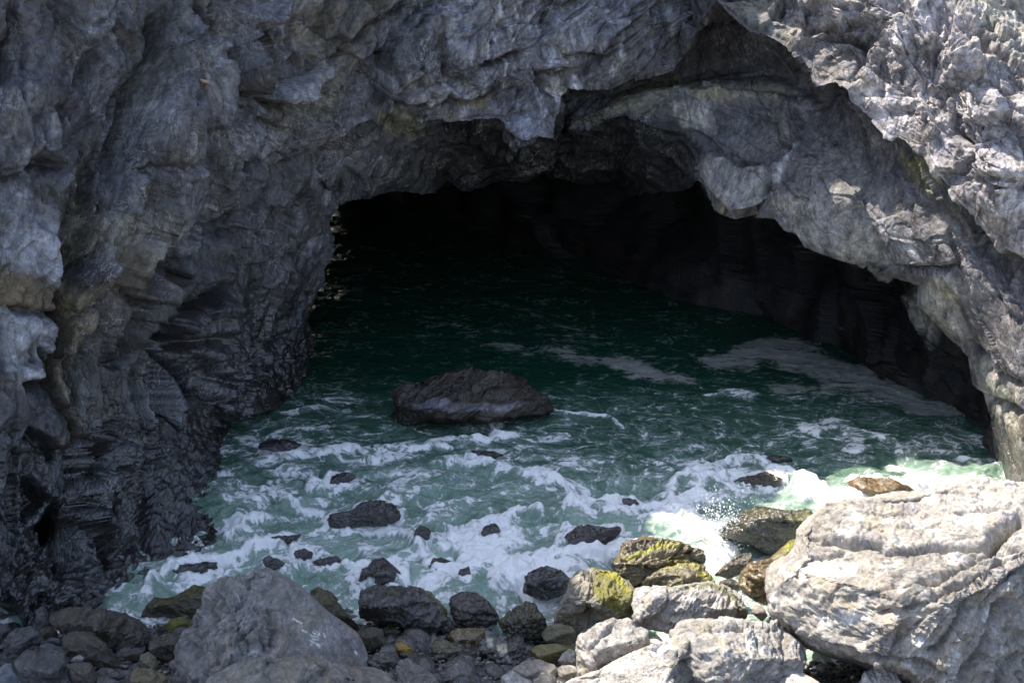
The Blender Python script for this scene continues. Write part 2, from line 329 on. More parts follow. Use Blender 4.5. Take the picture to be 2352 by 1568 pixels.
def both(fn):                                # evaluate in each bedding frame, cross-fade the results
    o_ = None
    for q_, k_, ix in zip(QF, KW, IX):
        a = fn(q_[ix]); o_ = np.zeros((len(flat),) + a.shape[1:], f32) if o_ is None else o_
        o_[ix] += a * k_[ix][(slice(None),) + (None,) * (a.ndim - 1)]
    return o_
A3 = lambda *v: np.array(v, f32)
f1 = both(lambda z: facet(z * A3(1, 1, .22), .62)); f2 = both(lambda z: facet(z * A3(1, 1, .34), 1.5, 5)); f3 = both(lambda z: facet(z * A3(1, 1, .5), 3.6, 9)); f4 = both(lambda z: facet(z * A3(1, 1, .6), 8.5, 19))
fq = both(lambda z: fbm(z * A3(1, 1, .4), 2.2, 5, 3, .6)); fq2 = both(lambda z: fbm(z * A3(1, 1, .4), 1.6, 6, 21, .62)); strk = both(lambda z: fbm(z * A3(1, 1, .16), 7, 4, 31, .62))
# how rough: the sunlit right cliff is crumbly, band under it smooth
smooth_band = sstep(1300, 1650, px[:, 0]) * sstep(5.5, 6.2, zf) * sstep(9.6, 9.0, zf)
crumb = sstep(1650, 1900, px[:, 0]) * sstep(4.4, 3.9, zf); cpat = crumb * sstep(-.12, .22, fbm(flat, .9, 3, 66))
leftlow = sstep(800, 600, px[:, 0])
D = f1[:, 0] * .46 * (1 - .6 * smooth_band) + f2[:, 0] * .24 * (1 - .6 * smooth_band + .35 * crumb) + f3[:, 0] * .062 * (1 - .7 * smooth_band + .6 * crumb) + f4[:, 0] * .018 * (1 - .7 * smooth_band + .2 * crumb + 1.3 * cpat)
g1 = both(lambda z: fbm(z * A3(1, 1, .3), .55, 5, 201, .5)); g2 = both(lambda z: fbm(z * A3(1, 1, .4), 1.6, 5, 231, .55))
D += (.055 * stair(g1 * 12) + .012 * stair(g2 * 12)) * (1 - .55 * smooth_band)
D -= .05 * np.exp(-(f1[:, 1] / .03) ** 2) * (1 - .5 * smooth_band) + .045 * np.exp(-(f2[:, 1] / .035) ** 2) * (1 - .5 * smooth_band) + .012 * np.exp(-(f3[:, 1] / .05) ** 2) * (1 - .6 * smooth_band)
D += fbm(flat, .35, 2, 7) * .40 * (1 - .5 * smooth_band) + fq * .02 * (1 - .5 * smooth_band) + strk * .012 + (ridged(QF[2] * A3(1, 1, .6), 3.4, 4) - .5) * .06 * cpat
D = D * (1 + .1 * sstep(1500, 1300, px[:, 0])) * (1 - .6 * inn); D += inn * (f1[:, 0] * .5 + fbm(flat, .3, 2, 91) * .8)
# traced joints, gullies and ledges (photo pixels)
GV = [(R('c', [(1290, 0), (1230, 100), (1180, 260), (1120, 400), (1060, 560), (1030, 660), (980, 830), (950, 1000), (910, 1150), (870, 1280), (830, 1420), (770, 1568)]) + R('m1', [(700, 180), (550, 330), (480, 450)]), 9, .45),
      (R('c', [(1090, 500), (1000, 800), (900, 1050), (760, 1300), (650, 1500)]) + R('m1', [(560, 150), (470, 330)]), 26, .42),
      (R('c', [(1400, 0), (1500, 150), (1600, 300), (1640, 460), (1680, 580), (1780, 660), (1900, 730), (2000, 720), (2200, 620), (2350, 520)]), 10, .35),
      (R('c', [(2352, 980), (2200, 1080), (2050, 1180), (1900, 1320), (1700, 1480), (1550, 1568)]) + R('m1', [(1300, 100), (1150, 230), (1000, 300), (900, 420)]), 12, .45),
      (R('c', [(2000, 1150), (1800, 1110), (1650, 1160)]), 8, .25), (R('c', [(1660, 560), (1700, 760), (1900, 900), (1820, 1000)]), 16, .2),
      (R('c', [(1400, 900), (1250, 1050), (1000, 1150), (930, 1200)]), 8, .2), (R('c', [(1390, 970), (1330, 1150), (1220, 1290)]), 9, .18),
      (R('c', [(90, 0), (100, 200), (90, 330), (60, 520), (0, 590)]), 9, .35), (R('c', [(110, 60), (200, 320), (170, 480), (60, 600)]), 25, .18),
      (R('c', [(200, 1120), (300, 1090), (440, 1140)]), 13, .3), (R('c', [(420, 720), (600, 740), (560, 800)]), 14, .2), (R('c', [(760, 280), (690, 480), (600, 620)]), 14, .2),
      (R('m1', [(390, 0), (430, 200), (440, 480)]), 9, .22), (R('m1', [(0, 520), (150, 540), (300, 560), (420, 500)]), 8, .25), (R('m1', [(170, 780), (250, 860), (370, 960), (420, 1060)]), 9, .25),
      (R('m1', [(0, 1000), (100, 1010), (250, 1060), (400, 1080)]), 10, .3), (R('m1', [(170, 1370), (270, 1420), (340, 1480), (400, 1568)]), 9, .25),
      (R('m1', [(460, 450), (440, 700), (450, 900), (460, 1200), (540, 1300), (570, 1400), (560, 1568)]), 10, .32), (R('m1', [(600, 760), (590, 900), (620, 1130), (570, 1300), (580, 1568)]), 7, .2),
      (R('m1', [(910, 470), (870, 700), (880, 860), (840, 940), (780, 940)]), 7, .18), (R('m1', [(940, 900), (945, 1100), (945, 1300), (930, 1568)]), 8, .22),
      (R('m1', [(1720, 300), (1600, 440), (1450, 480), (1200, 600), (1160, 650), (1230, 740), (1260, 790), (1400, 790), (1560, 720)]), 12, .5),
      (R('m1', [(1260, 790), (1330, 900), (1420, 1050), (1500, 1200), (1530, 1400)]), 26, .75), (R('m1', [(1240, 100), (1400, 90), (1520, 40), (1680, 0)]), 9, .3),
      (R('m1', [(1600, 130), (1700, 160), (1850, 110), (1990, 60)]), 8, .25), (R('m1', [(1760, 300), (1900, 250), (2050, 160), (2150, 60)]), 8, .2),
      (R('m1', [(1160, 230), (1000, 270), (950, 330), (880, 430), (930, 520)]), 12, .3), (R('m1', [(1680, 760), (1850, 780), (2000, 700)]), 8, .2), (R('m1', [(1950, 600), (1900, 760), (1750, 980)]), 9, .22),
      (R('m1', [(2060, 700), (2060, 850), (1950, 900), (1920, 1000)]), 8, .2), (R('m1', [(1450, 850), (1520, 1000), (1640, 1050), (1700, 1200)]), 10, .25),
      (R('d', [(150, 1180), (170, 1230), (165, 1290), (150, 1320)]), 22, .8), (R('d', [(330, 1050), (350, 1130), (330, 1200), (350, 1280)]), 9, .3), (R('d', [(400, 1100), (420, 1180), (400, 1260)]), 8, .25),
      (R('d', [(60, 1100), (110, 1150), (60, 1200)]), 10, .3), (R('d', [(250, 1150), (270, 1230), (250, 1300)]), 10, .35), (R('d', [(200, 1000), (240, 1060), (180, 1120)]), 10, .3),
      (R('t2', [(260, 570), (330, 640), (400, 700)]), 5, .25), (R('t2', [(360, 580), (430, 540), (500, 490), (520, 620)]), 6, .25), (R('t2', [(640, 560), (690, 640), (800, 690), (900, 720), (1040, 670), (1110, 560)]), 7, .3),
      (R('t2', [(720, 460), (900, 450), (1100, 410), (1280, 360)]), 7, .28), (R('t2', [(1380, 460), (1480, 600), (1520, 650)]), 7, .35), (R('t2', [(1580, 360), (1700, 360), (1900, 300)]), 7, .22),
      (R('t2', [(0, 450), (100, 330), (250, 150), (400, 30), (480, 0)]), 8, .22), (R('t2', [(660, 300), (690, 520)]), 7, .2), (R('t2', [(1430, 50), (1430, 250), (1390, 430)]), 6, .2),
      (R('t2', [(0, 1110), (80, 1180), (250, 1200)]), 7, .2), (R('t2', [(520, 700), (620, 820), (720, 860)]), 6, .25), (R('t2', [(1130, 840), (1200, 800), (1290, 770)]), 6, .2),
      (R('t3', [(740, 640), (720, 900), (740, 1000), (640, 1100), (450, 1130), (300, 1090), (200, 980), (0, 890)]), 8, .42), (R('t3', [(350, 700), (480, 760), (640, 800)]), 5, .15),
      (R('t3', [(610, 1120), (600, 1300), (575, 1400)]), 6, .3), (R('t3', [(300, 580), (500, 590), (700, 600), (880, 640)]), 6, .2), (R('t3', [(700, 1250), (780, 1340), (900, 1370)]), 4, .12),
      (R('t3', [(1780, 0), (1900, 160), (2010, 260), (2150, 370), (2352, 500)]), 12, .3), (R('t3', [(1850, 860), (1950, 950), (2040, 1040), (2150, 960)]), 8, .22), (R('t3', [(1970, 640), (1960, 700), (2080, 880)]), 7, .2),
      (R('t3', [(1280, 770), (1400, 770), (1500, 750), (1600, 780)]), 7, .3), (R('t3', [(840, 180), (950, 190), (1100, 240), (1250, 260), (1280, 200)]), 9, .35), (R('t3', [(1250, 230), (1250, 380), (1180, 560)]), 10, .3),
      (R('t3', [(1380, 340), (1400, 500), (1390, 700)]), 6, .2), (R('t3', [(2010, 1210), (2150, 1220), (2352, 1240)]), 7, .25), (R('t3', [(1750, 90), (1850, 200), (1970, 250)]), 8, .25),
      (R('m3', [(1370, 270), (1330, 200), (1290, 80), (1270, 0)]), 5, .2), (R('m3', [(1370, 272), (1550, 280), (1750, 285), (1850, 255), (1900, 200), (1830, 60), (1840, 0)]), 6, .3),
      (R('m3', [(1870, 600), (1950, 680), (1980, 780)]), 5, .15), (R('m3', [(1900, 780), (2000, 810), (2100, 880), (2130, 960)]), 9, .3), (R('m3', [(2140, 960), (2250, 1020), (2352, 1060)]), 7, .25),
      (R('m3', [(2130, 1130), (2250, 1200), (2352, 1240)]), 9, .35), (R('m3', [(2180, 420), (2230, 560), (2352, 640)]), 8, .2), (R('m3', [(100, 100), (400, 350), (700, 520), (860, 640), (950, 720)]), 22, -.5)]
vis = sstep(10.5, 9.5, zf)
D -= (1 + .6 * sstep(1500, 1200, px[:, 0])) * grooves(px, GV) * np.where(np.array(vis) > 0, vis, 0)
# raised slabs and blocks
for poly, hgt, soft in [(R('m1', [(1160, 500), (1350, 240), (1500, 220), (1700, 290), (1620, 410), (1450, 470), (1200, 580)]), .22, 10),
                        (R('c', [(1040, 640), (1120, 400), (1260, 110), (1370, 180), (1620, 500), (1680, 760), (1400, 900), (1220, 1120), (960, 1150), (980, 850)]), .22, 16),
                        (R('c', [(1640, 480), (1950, 330), (2300, 350), (2300, 560), (2000, 720), (1780, 650)]), .2, 14), (R('c', [(-50, 0), (90, 0), (100, 260), (-50, 320)]), .3, 8),
                        (R('m1', [(0, -200), (150, -100), (300, 30), (380, 200), (380, 420), (200, 330), (0, 240)]), .2, 14), (R('m1', [(0, 540), (200, 550), (380, 640), (330, 800), (100, 980), (0, 1000)]), .18, 12),
                        (R('t2', [(0, 820), (230, 820), (550, 950), (480, 1100), (150, 1200), (0, 1150)]), .12, 12), (R('t2', [(1110, 880), (1260, 790), (1400, 830), (1340, 930), (1240, 960)]), .25, 9),
                        (R('t2', [(720, 250), (1100, 220), (1250, 340), (1000, 420), (730, 440)]), .14, 10), (R('t2', [(640, 570), (1060, 510), (1050, 650), (900, 710)]), .14, 8),
                        (R('t3', [(200, 640), (700, 640), (720, 900), (700, 1050), (600, 1130), (420, 1130), (250, 1010)]), -.22, 12), (R('t3', [(120, 1150), (300, 1100), (600, 1140), (590, 1300), (510, 1480), (330, 1430)]), .12, 8),
                        (R('t3', [(850, 470), (950, 200), (1180, 300), (1200, 420), (1060, 560), (930, 620)]), .1, 10), (R('t3', [(1690, 600), (1980, 370), (2000, 500), (1760, 620)]), .15, 8)]:
    a = np.array(poly); sel = np.where((px[:, 0] > a[:, 0].min() - 60) & (px[:, 0] < a[:, 0].max() + 60) & (px[:, 1] > a[:, 1].min() - 60) & (px[:, 1] < a[:, 1].max() + 60) & (zf < 9.5))[0]
    D[sel] += hgt * sstep(soft, -soft, poly_sd(px[sel] + warp[sel, :2] * 8, poly))
midz = sstep(4.0, 4.6, zf) * sstep(9, 8, zf); D *= lipk * (1 - .35 * midz) * (1 - .6 * sstep(1.6, .4, flat[:, 2]) * sstep(2.8, 3.6, zf))
foot = sstep(3.2, .4, flat[:, 2]) * sstep(900, 500, px[:, 0]) * (zf < 5)
D += foot * (f3[:, 0] * .10 + f4[:, 0] * .03)
V = flat + Nf * D[:, None]
# ---- colour of the stone
base = np.array([.058, .056, .063], f32)
nz = fbm(fp, .5, 4, 55); n2 = fq2
col = base[None] * (1 + .7 * nz + .8 * n2 + .8 * strk + .16 * f2[:, 0] + .12 * f3[:, 0])[:, None]
streak = sstep(.08, .45, fbm(flat * np.array([3.2, 3.2, .5], f32) + warp * .5, 1.1, 5, 77, .6)) * sstep(760, 950, px[:, 0]) * sstep(1650, 1400, px[:, 0]) * sstep(5, 4, zf) * sstep(330, 200, px[:, 1])
col += (streak * .24)[:, None] * np.array([1, 1, 1.08], f32)
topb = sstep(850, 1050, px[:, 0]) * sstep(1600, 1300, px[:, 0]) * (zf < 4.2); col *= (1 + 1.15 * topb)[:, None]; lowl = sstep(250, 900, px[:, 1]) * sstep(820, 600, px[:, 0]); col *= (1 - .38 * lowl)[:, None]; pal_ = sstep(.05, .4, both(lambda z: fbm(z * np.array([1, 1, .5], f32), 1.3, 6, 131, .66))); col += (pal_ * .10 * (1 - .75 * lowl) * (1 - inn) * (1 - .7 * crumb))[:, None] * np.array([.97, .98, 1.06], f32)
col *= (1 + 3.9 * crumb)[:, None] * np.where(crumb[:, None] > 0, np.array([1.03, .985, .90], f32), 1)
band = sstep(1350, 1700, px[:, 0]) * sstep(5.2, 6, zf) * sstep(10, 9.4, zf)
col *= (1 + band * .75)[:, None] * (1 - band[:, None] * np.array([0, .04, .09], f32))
col *= (1 + (.45 * sstep(800, 150, px[:, 1]) * sstep(1000, 800, px[:, 0])))[:, None]; col *= (1 - .86 * inn)[:, None]  # cave walls darkened in colour to deepen the shade inside
ceil_shade = sstep(940, 1060, px[:, 0] + 50 * warp[:, 0]) * sstep(1640, 1560, px[:, 0]) * sstep(4.6, 5.4, zf + .8 * nz) * np.where(px[:, 0] < 1310, 1, sstep(7.3, 8.0, zf + .3 * nz)); col *= (1 - .74 * ceil_shade)[:, None]   # deep shade under the arch painted into the ceiling colour
OC = (.17, .13, .05); BR = (.10, .075, .045); PALE = (.30, .30, .33); DARK = (.045, .045, .052); YG = (.17, .16, .05); WH = (.45, .45, .45)
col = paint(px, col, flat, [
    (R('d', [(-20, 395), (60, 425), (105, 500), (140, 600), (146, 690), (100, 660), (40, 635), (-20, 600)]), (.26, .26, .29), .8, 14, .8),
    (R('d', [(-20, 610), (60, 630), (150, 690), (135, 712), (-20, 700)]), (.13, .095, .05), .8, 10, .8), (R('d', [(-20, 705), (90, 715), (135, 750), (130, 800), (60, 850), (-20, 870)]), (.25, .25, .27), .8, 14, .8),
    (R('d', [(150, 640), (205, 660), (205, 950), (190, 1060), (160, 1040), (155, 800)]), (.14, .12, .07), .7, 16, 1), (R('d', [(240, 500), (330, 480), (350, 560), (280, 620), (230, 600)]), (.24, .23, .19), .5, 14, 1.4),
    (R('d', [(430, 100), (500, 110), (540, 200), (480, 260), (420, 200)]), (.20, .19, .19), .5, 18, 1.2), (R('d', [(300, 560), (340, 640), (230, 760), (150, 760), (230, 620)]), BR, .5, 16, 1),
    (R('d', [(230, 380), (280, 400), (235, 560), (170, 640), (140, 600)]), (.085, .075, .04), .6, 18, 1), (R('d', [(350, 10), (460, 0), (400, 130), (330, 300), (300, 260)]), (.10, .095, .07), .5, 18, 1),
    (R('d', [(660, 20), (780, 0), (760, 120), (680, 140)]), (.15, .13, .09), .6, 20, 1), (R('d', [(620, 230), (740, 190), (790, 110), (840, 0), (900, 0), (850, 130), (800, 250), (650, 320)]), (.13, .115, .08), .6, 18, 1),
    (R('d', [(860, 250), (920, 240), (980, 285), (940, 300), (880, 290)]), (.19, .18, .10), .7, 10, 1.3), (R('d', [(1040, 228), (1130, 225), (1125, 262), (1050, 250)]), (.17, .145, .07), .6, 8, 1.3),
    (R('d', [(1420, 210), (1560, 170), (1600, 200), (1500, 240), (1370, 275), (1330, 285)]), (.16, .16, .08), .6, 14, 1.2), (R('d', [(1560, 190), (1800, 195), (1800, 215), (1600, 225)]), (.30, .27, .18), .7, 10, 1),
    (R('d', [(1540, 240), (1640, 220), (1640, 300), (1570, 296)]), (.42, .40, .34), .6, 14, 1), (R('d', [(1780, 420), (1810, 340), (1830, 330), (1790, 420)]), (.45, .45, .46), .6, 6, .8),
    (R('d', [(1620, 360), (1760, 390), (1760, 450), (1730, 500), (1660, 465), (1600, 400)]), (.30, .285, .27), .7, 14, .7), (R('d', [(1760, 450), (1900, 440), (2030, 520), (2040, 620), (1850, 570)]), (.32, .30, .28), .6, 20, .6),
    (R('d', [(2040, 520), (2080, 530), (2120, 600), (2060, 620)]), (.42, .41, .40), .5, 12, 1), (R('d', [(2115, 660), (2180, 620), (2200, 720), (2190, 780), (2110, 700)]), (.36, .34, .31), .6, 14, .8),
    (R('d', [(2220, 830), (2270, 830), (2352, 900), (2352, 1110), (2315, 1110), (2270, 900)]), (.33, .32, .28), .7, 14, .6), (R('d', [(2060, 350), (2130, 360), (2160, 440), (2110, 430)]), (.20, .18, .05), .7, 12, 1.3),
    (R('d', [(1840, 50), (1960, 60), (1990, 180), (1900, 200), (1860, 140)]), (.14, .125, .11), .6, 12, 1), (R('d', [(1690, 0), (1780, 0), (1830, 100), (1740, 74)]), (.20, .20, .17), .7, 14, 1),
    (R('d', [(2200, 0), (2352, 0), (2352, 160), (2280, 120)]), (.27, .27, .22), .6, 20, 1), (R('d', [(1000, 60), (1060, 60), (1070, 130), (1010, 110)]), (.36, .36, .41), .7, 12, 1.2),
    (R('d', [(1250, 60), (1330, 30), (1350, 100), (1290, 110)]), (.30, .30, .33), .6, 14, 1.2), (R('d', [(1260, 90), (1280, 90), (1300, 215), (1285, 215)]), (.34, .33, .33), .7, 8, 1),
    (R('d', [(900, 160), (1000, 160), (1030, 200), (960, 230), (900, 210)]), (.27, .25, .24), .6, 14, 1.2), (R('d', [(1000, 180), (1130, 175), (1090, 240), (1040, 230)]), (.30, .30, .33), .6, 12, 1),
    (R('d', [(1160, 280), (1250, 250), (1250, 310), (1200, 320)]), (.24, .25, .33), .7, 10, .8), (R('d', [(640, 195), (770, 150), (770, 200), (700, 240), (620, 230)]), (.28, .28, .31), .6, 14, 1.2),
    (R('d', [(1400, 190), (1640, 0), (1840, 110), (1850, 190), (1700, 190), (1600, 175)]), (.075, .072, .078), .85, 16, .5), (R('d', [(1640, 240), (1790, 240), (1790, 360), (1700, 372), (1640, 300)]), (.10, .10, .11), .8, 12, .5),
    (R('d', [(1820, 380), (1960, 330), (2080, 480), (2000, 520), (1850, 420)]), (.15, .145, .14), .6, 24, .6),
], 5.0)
# sparse white crusts (barnacle and guano specks)
sp_ = sstep(.36, .5, fbm(flat, 4.5, 3, 88)) * sstep(.1, .3, perlin(flat, .8, 12)); col += (sp_ * .12)[:, None]
# dark wet weed belt along the foot
zz = V[:, 2] + .5 * fbm(flat, 1.2, 3, 5)
wetb = sstep(1.5, .5, zz); weed = wetb * sstep(-.2, .2, fbm(flat, 2.2, 4, 15))
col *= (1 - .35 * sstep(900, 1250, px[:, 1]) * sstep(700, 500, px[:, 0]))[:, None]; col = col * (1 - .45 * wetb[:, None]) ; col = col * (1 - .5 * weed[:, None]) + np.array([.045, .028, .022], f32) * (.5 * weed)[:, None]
wetl = sstep(4.5, 1.0, V[:, 2] + 1.6 * nz) * sstep(900, 500, px[:, 0]) * .75; wet = np.clip(np.maximum(wetb, wetl) + .15, 0, 1) * (1 - .8 * inn) * (1 - .6 * crumb)
vein = np.clip(1 - inn, 0, 1) * (1 - .6 * wetb) * (1 + .3 * topb)
Fc = grid_faces(NR, NT)
Fc = Fc[:, ::-1]
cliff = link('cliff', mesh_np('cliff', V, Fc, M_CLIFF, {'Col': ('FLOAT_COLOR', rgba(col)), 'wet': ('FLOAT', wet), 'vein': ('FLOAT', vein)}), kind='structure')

# ------------------------------------------------------------------ shingle and sea bed: one sheet out to the horizon
def ground_z(x, y):
    z = np.where(y > 15.6, -.3 - (y - 15.6) * .42, -.3 + (15.6 - y) * .30)
    z = z - .35 * sstep(-2.5, 3, x) * sstep(11, 14, y) * sstep(18, 15, y)
    return np.clip(z, -2.4, 4.2)
gx = np.concatenate([[-900, -300, -100, -45, -25], np.linspace(-14, 14, 300), [25, 45, 100, 300, 900]])
gy = np.concatenate([[-300, -80, -20, 0, 6], np.linspace(9, 20, 200), [24, 30, 45, 90, 300, 1200]])
X, Y = np.meshgrid(gx, gy); Z = ground_z(X, Y); G3 = np.stack([X, Y, Z], 2).reshape(-1, 3).astype(f32)
near = (np.abs(G3[:, 0]) < 15) & (G3[:, 1] < 21) & (G3[:, 1] > 8)
G3[:, 2] += (fbm(G3, 1.6, 4, 4) * .12 + facet(G3, 4.0)[:, 0] * .07) * near
gc = np.array([.10, .098, .095], f32)[None] * (1 + .8 * fbm(G3, 3, 4, 8))[:, None]
gw = sstep(.9, .1, G3[:, 2]); gc *= (1 - .55 * gw)[:, None]
link('ground', mesh_np('ground', G3, grid_faces(len(gy), len(gx)), M_ROCK, {'Col': ('FLOAT_COLOR', rgba(gc)), 'wet': ('FLOAT', gw), 'vein': ('FLOAT', gw * 0)}), kind='structure')

# ------------------------------------------------------------------ rock outlines (needed by the water for its foam collars)
ROCKS = []      # name, label, category, group, outline(px), zc, thickness, palette, options
def rk(label, pts, pal='wet', name='boulder', cat='boulder', **k): ROCKS.append(dict(name=name, label=label, cat=cat, pts=pts, pal=pal, **k))
IN = dict(sea=True)
# in the water
rk('large flat-topped weed-covered rock alone in the dark water at the cave mouth', R('m2', [(380, 1310), (385, 1120), (500, 1030), (620, 1000), (800, 975), (880, 940), (1000, 960), (1200, 1020), (1350, 1110), (1420, 1180), (1480, 1240), (1300, 1260), (1150, 1275), (900, 1300), (790, 1310), (500, 1318)]), 'cave', name='sea_rock', cat='rock', z=0, th=1.3, lv=7, **IN)
rk('jagged dark rock breaking the foam left of centre, upper of the small wet rocks', R('b6', [(1010, 440), (1050, 375), (1120, 335), (1240, 375), (1215, 415), (1100, 450)]), name='sea_rock', cat='rock', z=0, **IN)
rk('tiny dark rock tip just left of the jagged rock in the foam', R('b6', [(865, 475), (890, 440), (930, 420), (945, 478)]), name='sea_rock', cat='rock', z=0, lv=4, **IN)
rk('low dark rock awash behind the foam line below the large cave rock', R('b7', [(-20, 235), (-5, 175), (120, 165), (240, 180), (270, 205), (200, 235)]), name='sea_rock', cat='rock', z=0, lv=4, **IN)
rk('flat dark rock barely showing in foam beside the foot of the left cliff', R('b6', [(420, 150), (470, 95), (560, 70), (720, 80), (800, 130), (740, 190), (600, 175)]), name='sea_rock', cat='rock', z=0, th=.5, flat=.35, **IN)
rk('shiny two-humped black rock standing in the foam, higher hump on the right', R('b6', [(975, 760), (1030, 690), (1190, 665), (1280, 605), (1400, 575), (1540, 610), (1610, 690), (1590, 740), (1490, 775), (1300, 790), (1020, 795)]), name='sea_rock', cat='rock', z=0, lv=6, **IN)
rk('small upright pointed rock right of the two-humped black rock', R('b6', [(1695, 930), (1740, 790), (1800, 778), (1855, 830), (1830, 900), (1740, 955)]), name='sea_rock', cat='rock', z=0, **IN)
rk('dim rock awash under thin foam left of the two-humped rock', R('b6', [(440, 930), (560, 872), (700, 865), (790, 850), (750, 925), (600, 975), (480, 965)]), name='sea_rock', cat='rock', z=0, th=.5, flat=.4, **IN)
rk('oval black rock in white water, above the pair beside the grey boulder peak', R('b2', [(1430, 150), (1460, 105), (1540, 85), (1650, 120), (1635, 185), (1540, 220), (1450, 200)]), name='sea_rock', cat='rock', z=0, **IN)
rk('long low black rock just above the peak of the large grey boulder', R('b2', [(1090, 210), (1130, 175), (1200, 178), (1350, 240), (1490, 310), (1460, 360), (1300, 340), (1120, 280)]), name='sea_rock', cat='rock', z=0, **IN)
rk('low black rock in foam with a rounded right end, right of the oval one', R('b2', [(1610, 240), (1740, 195), (1900, 165), (1965, 210), (1900, 285), (1780, 290)]), name='sea_rock', cat='rock', z=0, **IN)
rk('domed rock with a shiny wet face in the surf above the blocky boulder', R('b3', [(255, 440), (300, 350), (350, 280), (430, 190), (520, 180), (620, 260), (720, 340), (785, 430), (760, 520), (600, 520), (400, 480)]), name='sea_rock', cat='rock', z=0, **IN)
rk('squared dark rock streaming with white water', R('b3', [(1025, 350), (1020, 200), (1130, 172), (1265, 220), (1275, 300), (1240, 360), (1120, 370)]), name='sea_rock', cat='rock', z=0, **IN)
rk('small spiky rock right of the squared dark rock', R('b3', [(1325, 420), (1365, 320), (1470, 275), (1480, 360), (1460, 480), (1380, 490)]), name='sea_rock', cat='rock', z=0, **IN)
rk('wide dark brown rock with white water spilling over its right end', R('b7', [(718, 960), (750, 880), (860, 800), (980, 780), (1100, 795), (1220, 793), (1235, 840), (1160, 900), (1040, 950), (880, 960)]), name='sea_rock', cat='rock', z=0, **IN)
rk('dim rock under a smooth sheet of foam left of the wide dark brown rock', R('b7', [(60, 860), (120, 780), (200, 755), (240, 820), (190, 885), (110, 900)]), name='sea_rock', cat='rock', z=0, flat=.5, **IN)
rk('peaked rock with water pouring down it, left of the half-mossy boulder', R('b7', [(420, 1340), (430, 1230), (500, 1140), (620, 1110), (740, 1150), (830, 1240), (790, 1340), (600, 1390)]), name='sea_rock', cat='rock', z=.05, **IN)
rk('brown rock awash near the right end of the surf', R('b8', [(195, 590), (330, 520), (450, 510), (550, 478), (660, 510), (805, 580), (790, 620), (560, 670), (370, 680)]), 'weed', name='sea_rock', cat='rock', z=0, **IN)
rk('amber submerged slab glowing in the sunlit shallows beyond the huge pale boulder', R('b8', [(1500, 610), (1700, 540), (1980, 560), (2200, 640), (2330, 740), (2080, 850), (1850, 800), (1650, 730)]), 'amber', name='sea_rock', cat='rock', z=0, th=.4, flat=.16, **IN)
rk('small orange-brown rock tip behind the edge of the huge pale boulder', R('b8', [(1460, 900), (1510, 860), (1590, 843), (1700, 862), (1810, 915), (1780, 960), (1500, 950)]), 'amber', name='sea_rock', cat='rock', z=.05, lv=4, **IN)
rk('dim rock just under the green water at far right', R('b8', [(560, 320), (640, 285), (740, 290), (860, 320), (900, 360), (700, 370)]), name='sea_rock', cat='rock', z=0, flat=.3, lv=4, **IN)
rk('tiny dark rock in the surf right of the dim foam-covered rock', R('b7', [(1220, 600), (1240, 555), (1330, 555), (1380, 600), (1330, 625)]), name='sea_rock', cat='rock', z=0, flat=.6, lv=4, **IN)
rk('low black rock in swirling foam beside the dark base of the left cliff', R('b2', [(95, 330), (150, 258), (380, 250), (440, 230), (585, 240), (590, 300), (500, 370), (300, 420), (160, 400)]), name='sea_rock', cat='rock', z=0, **IN)
# shore, left to right
rk('large grey boulder with a smooth right flank, fractured left side and white marks', R('b2', [(20, 1600), (60, 1300), (130, 1100), (310, 930), (330, 820), (450, 720), (480, 580), (560, 500), (700, 395), (900, 365), (980, 288), (1080, 310), (1280, 360), (1500, 510), (1650, 640), (1780, 770), (2000, 920), (2130, 1020), (2210, 1150), (2245, 1370), (2260, 1500), (2000, 1700), (800, 1760)]), 'grey', z=.35, th=1.7, lv=7, cb=1640, big='grey')
rk('broad dark ledge boulder along the bottom edge with one sunlit patch', R('b2', [(480, 1640), (520, 1500), (700, 1400), (900, 1320), (1230, 1270), (1560, 1255), (1750, 1300), (2000, 1365), (2352, 1420), (2500, 1500), (2560, 1600), (2450, 1900), (600, 1900)]), 'dim', z=.9, th=1.2, lv=6, cb=1680)
rk('weed-covered dark brown boulder wedged behind the large grey boulder', R('b1', [(1560, 850), (1620, 700), (1700, 610), (1850, 640), (2000, 560), (2150, 490), (2300, 520), (2400, 620), (2350, 780), (2130, 880), (1900, 850), (1700, 840)]), 'moss_dark', z=.0)
rk('small bright yellow-green mossy boulder left of the large grey boulder', R('b1', [(1825, 930), (1880, 860), (2010, 830), (2110, 870), (2130, 940), (2060, 1010), (1950, 1040), (1860, 1020)]), 'moss', z=.1)
rk('long brown-green boulder lying under the foot of the left cliff', R('b1', [(530, 830), (610, 770), (800, 715), (950, 735), (1200, 785), (1400, 820), (1550, 900), (1660, 1010), (1670, 1150), (1560, 1230), (1400, 1260), (1180, 1180), (1060, 1100), (850, 1040), (680, 1020), (560, 920)]), 'brown', z=.3, lv=6)
rk('domed brown boulder in front of the long brown-green one', R('b1', [(690, 1080), (760, 1010), (860, 985), (1000, 1020), (1170, 1130), (1250, 1260), (1360, 1380), (1300, 1450), (1080, 1500), (860, 1420), (710, 1300)]), 'brown', z=.45, lv=6)
rk('broad dull boulder on the bottom edge near the left corner', R('b1', [(160, 1330), (280, 1210), (480, 1190), (690, 1220), (740, 1330), (740, 1450), (780, 1600), (600, 1700), (300, 1700), (200, 1500)]), 'slate', z=.8, cb=1590)
rk('blue-grey boulder with a thin white line across it in the bottom left corner', R('b1', [(-60, 1500), (0, 1400), (70, 1335), (150, 1350), (215, 1430), (275, 1500), (250, 1600), (100, 1680), (-60, 1680)]), 'blue', z=.9, cb=1590)
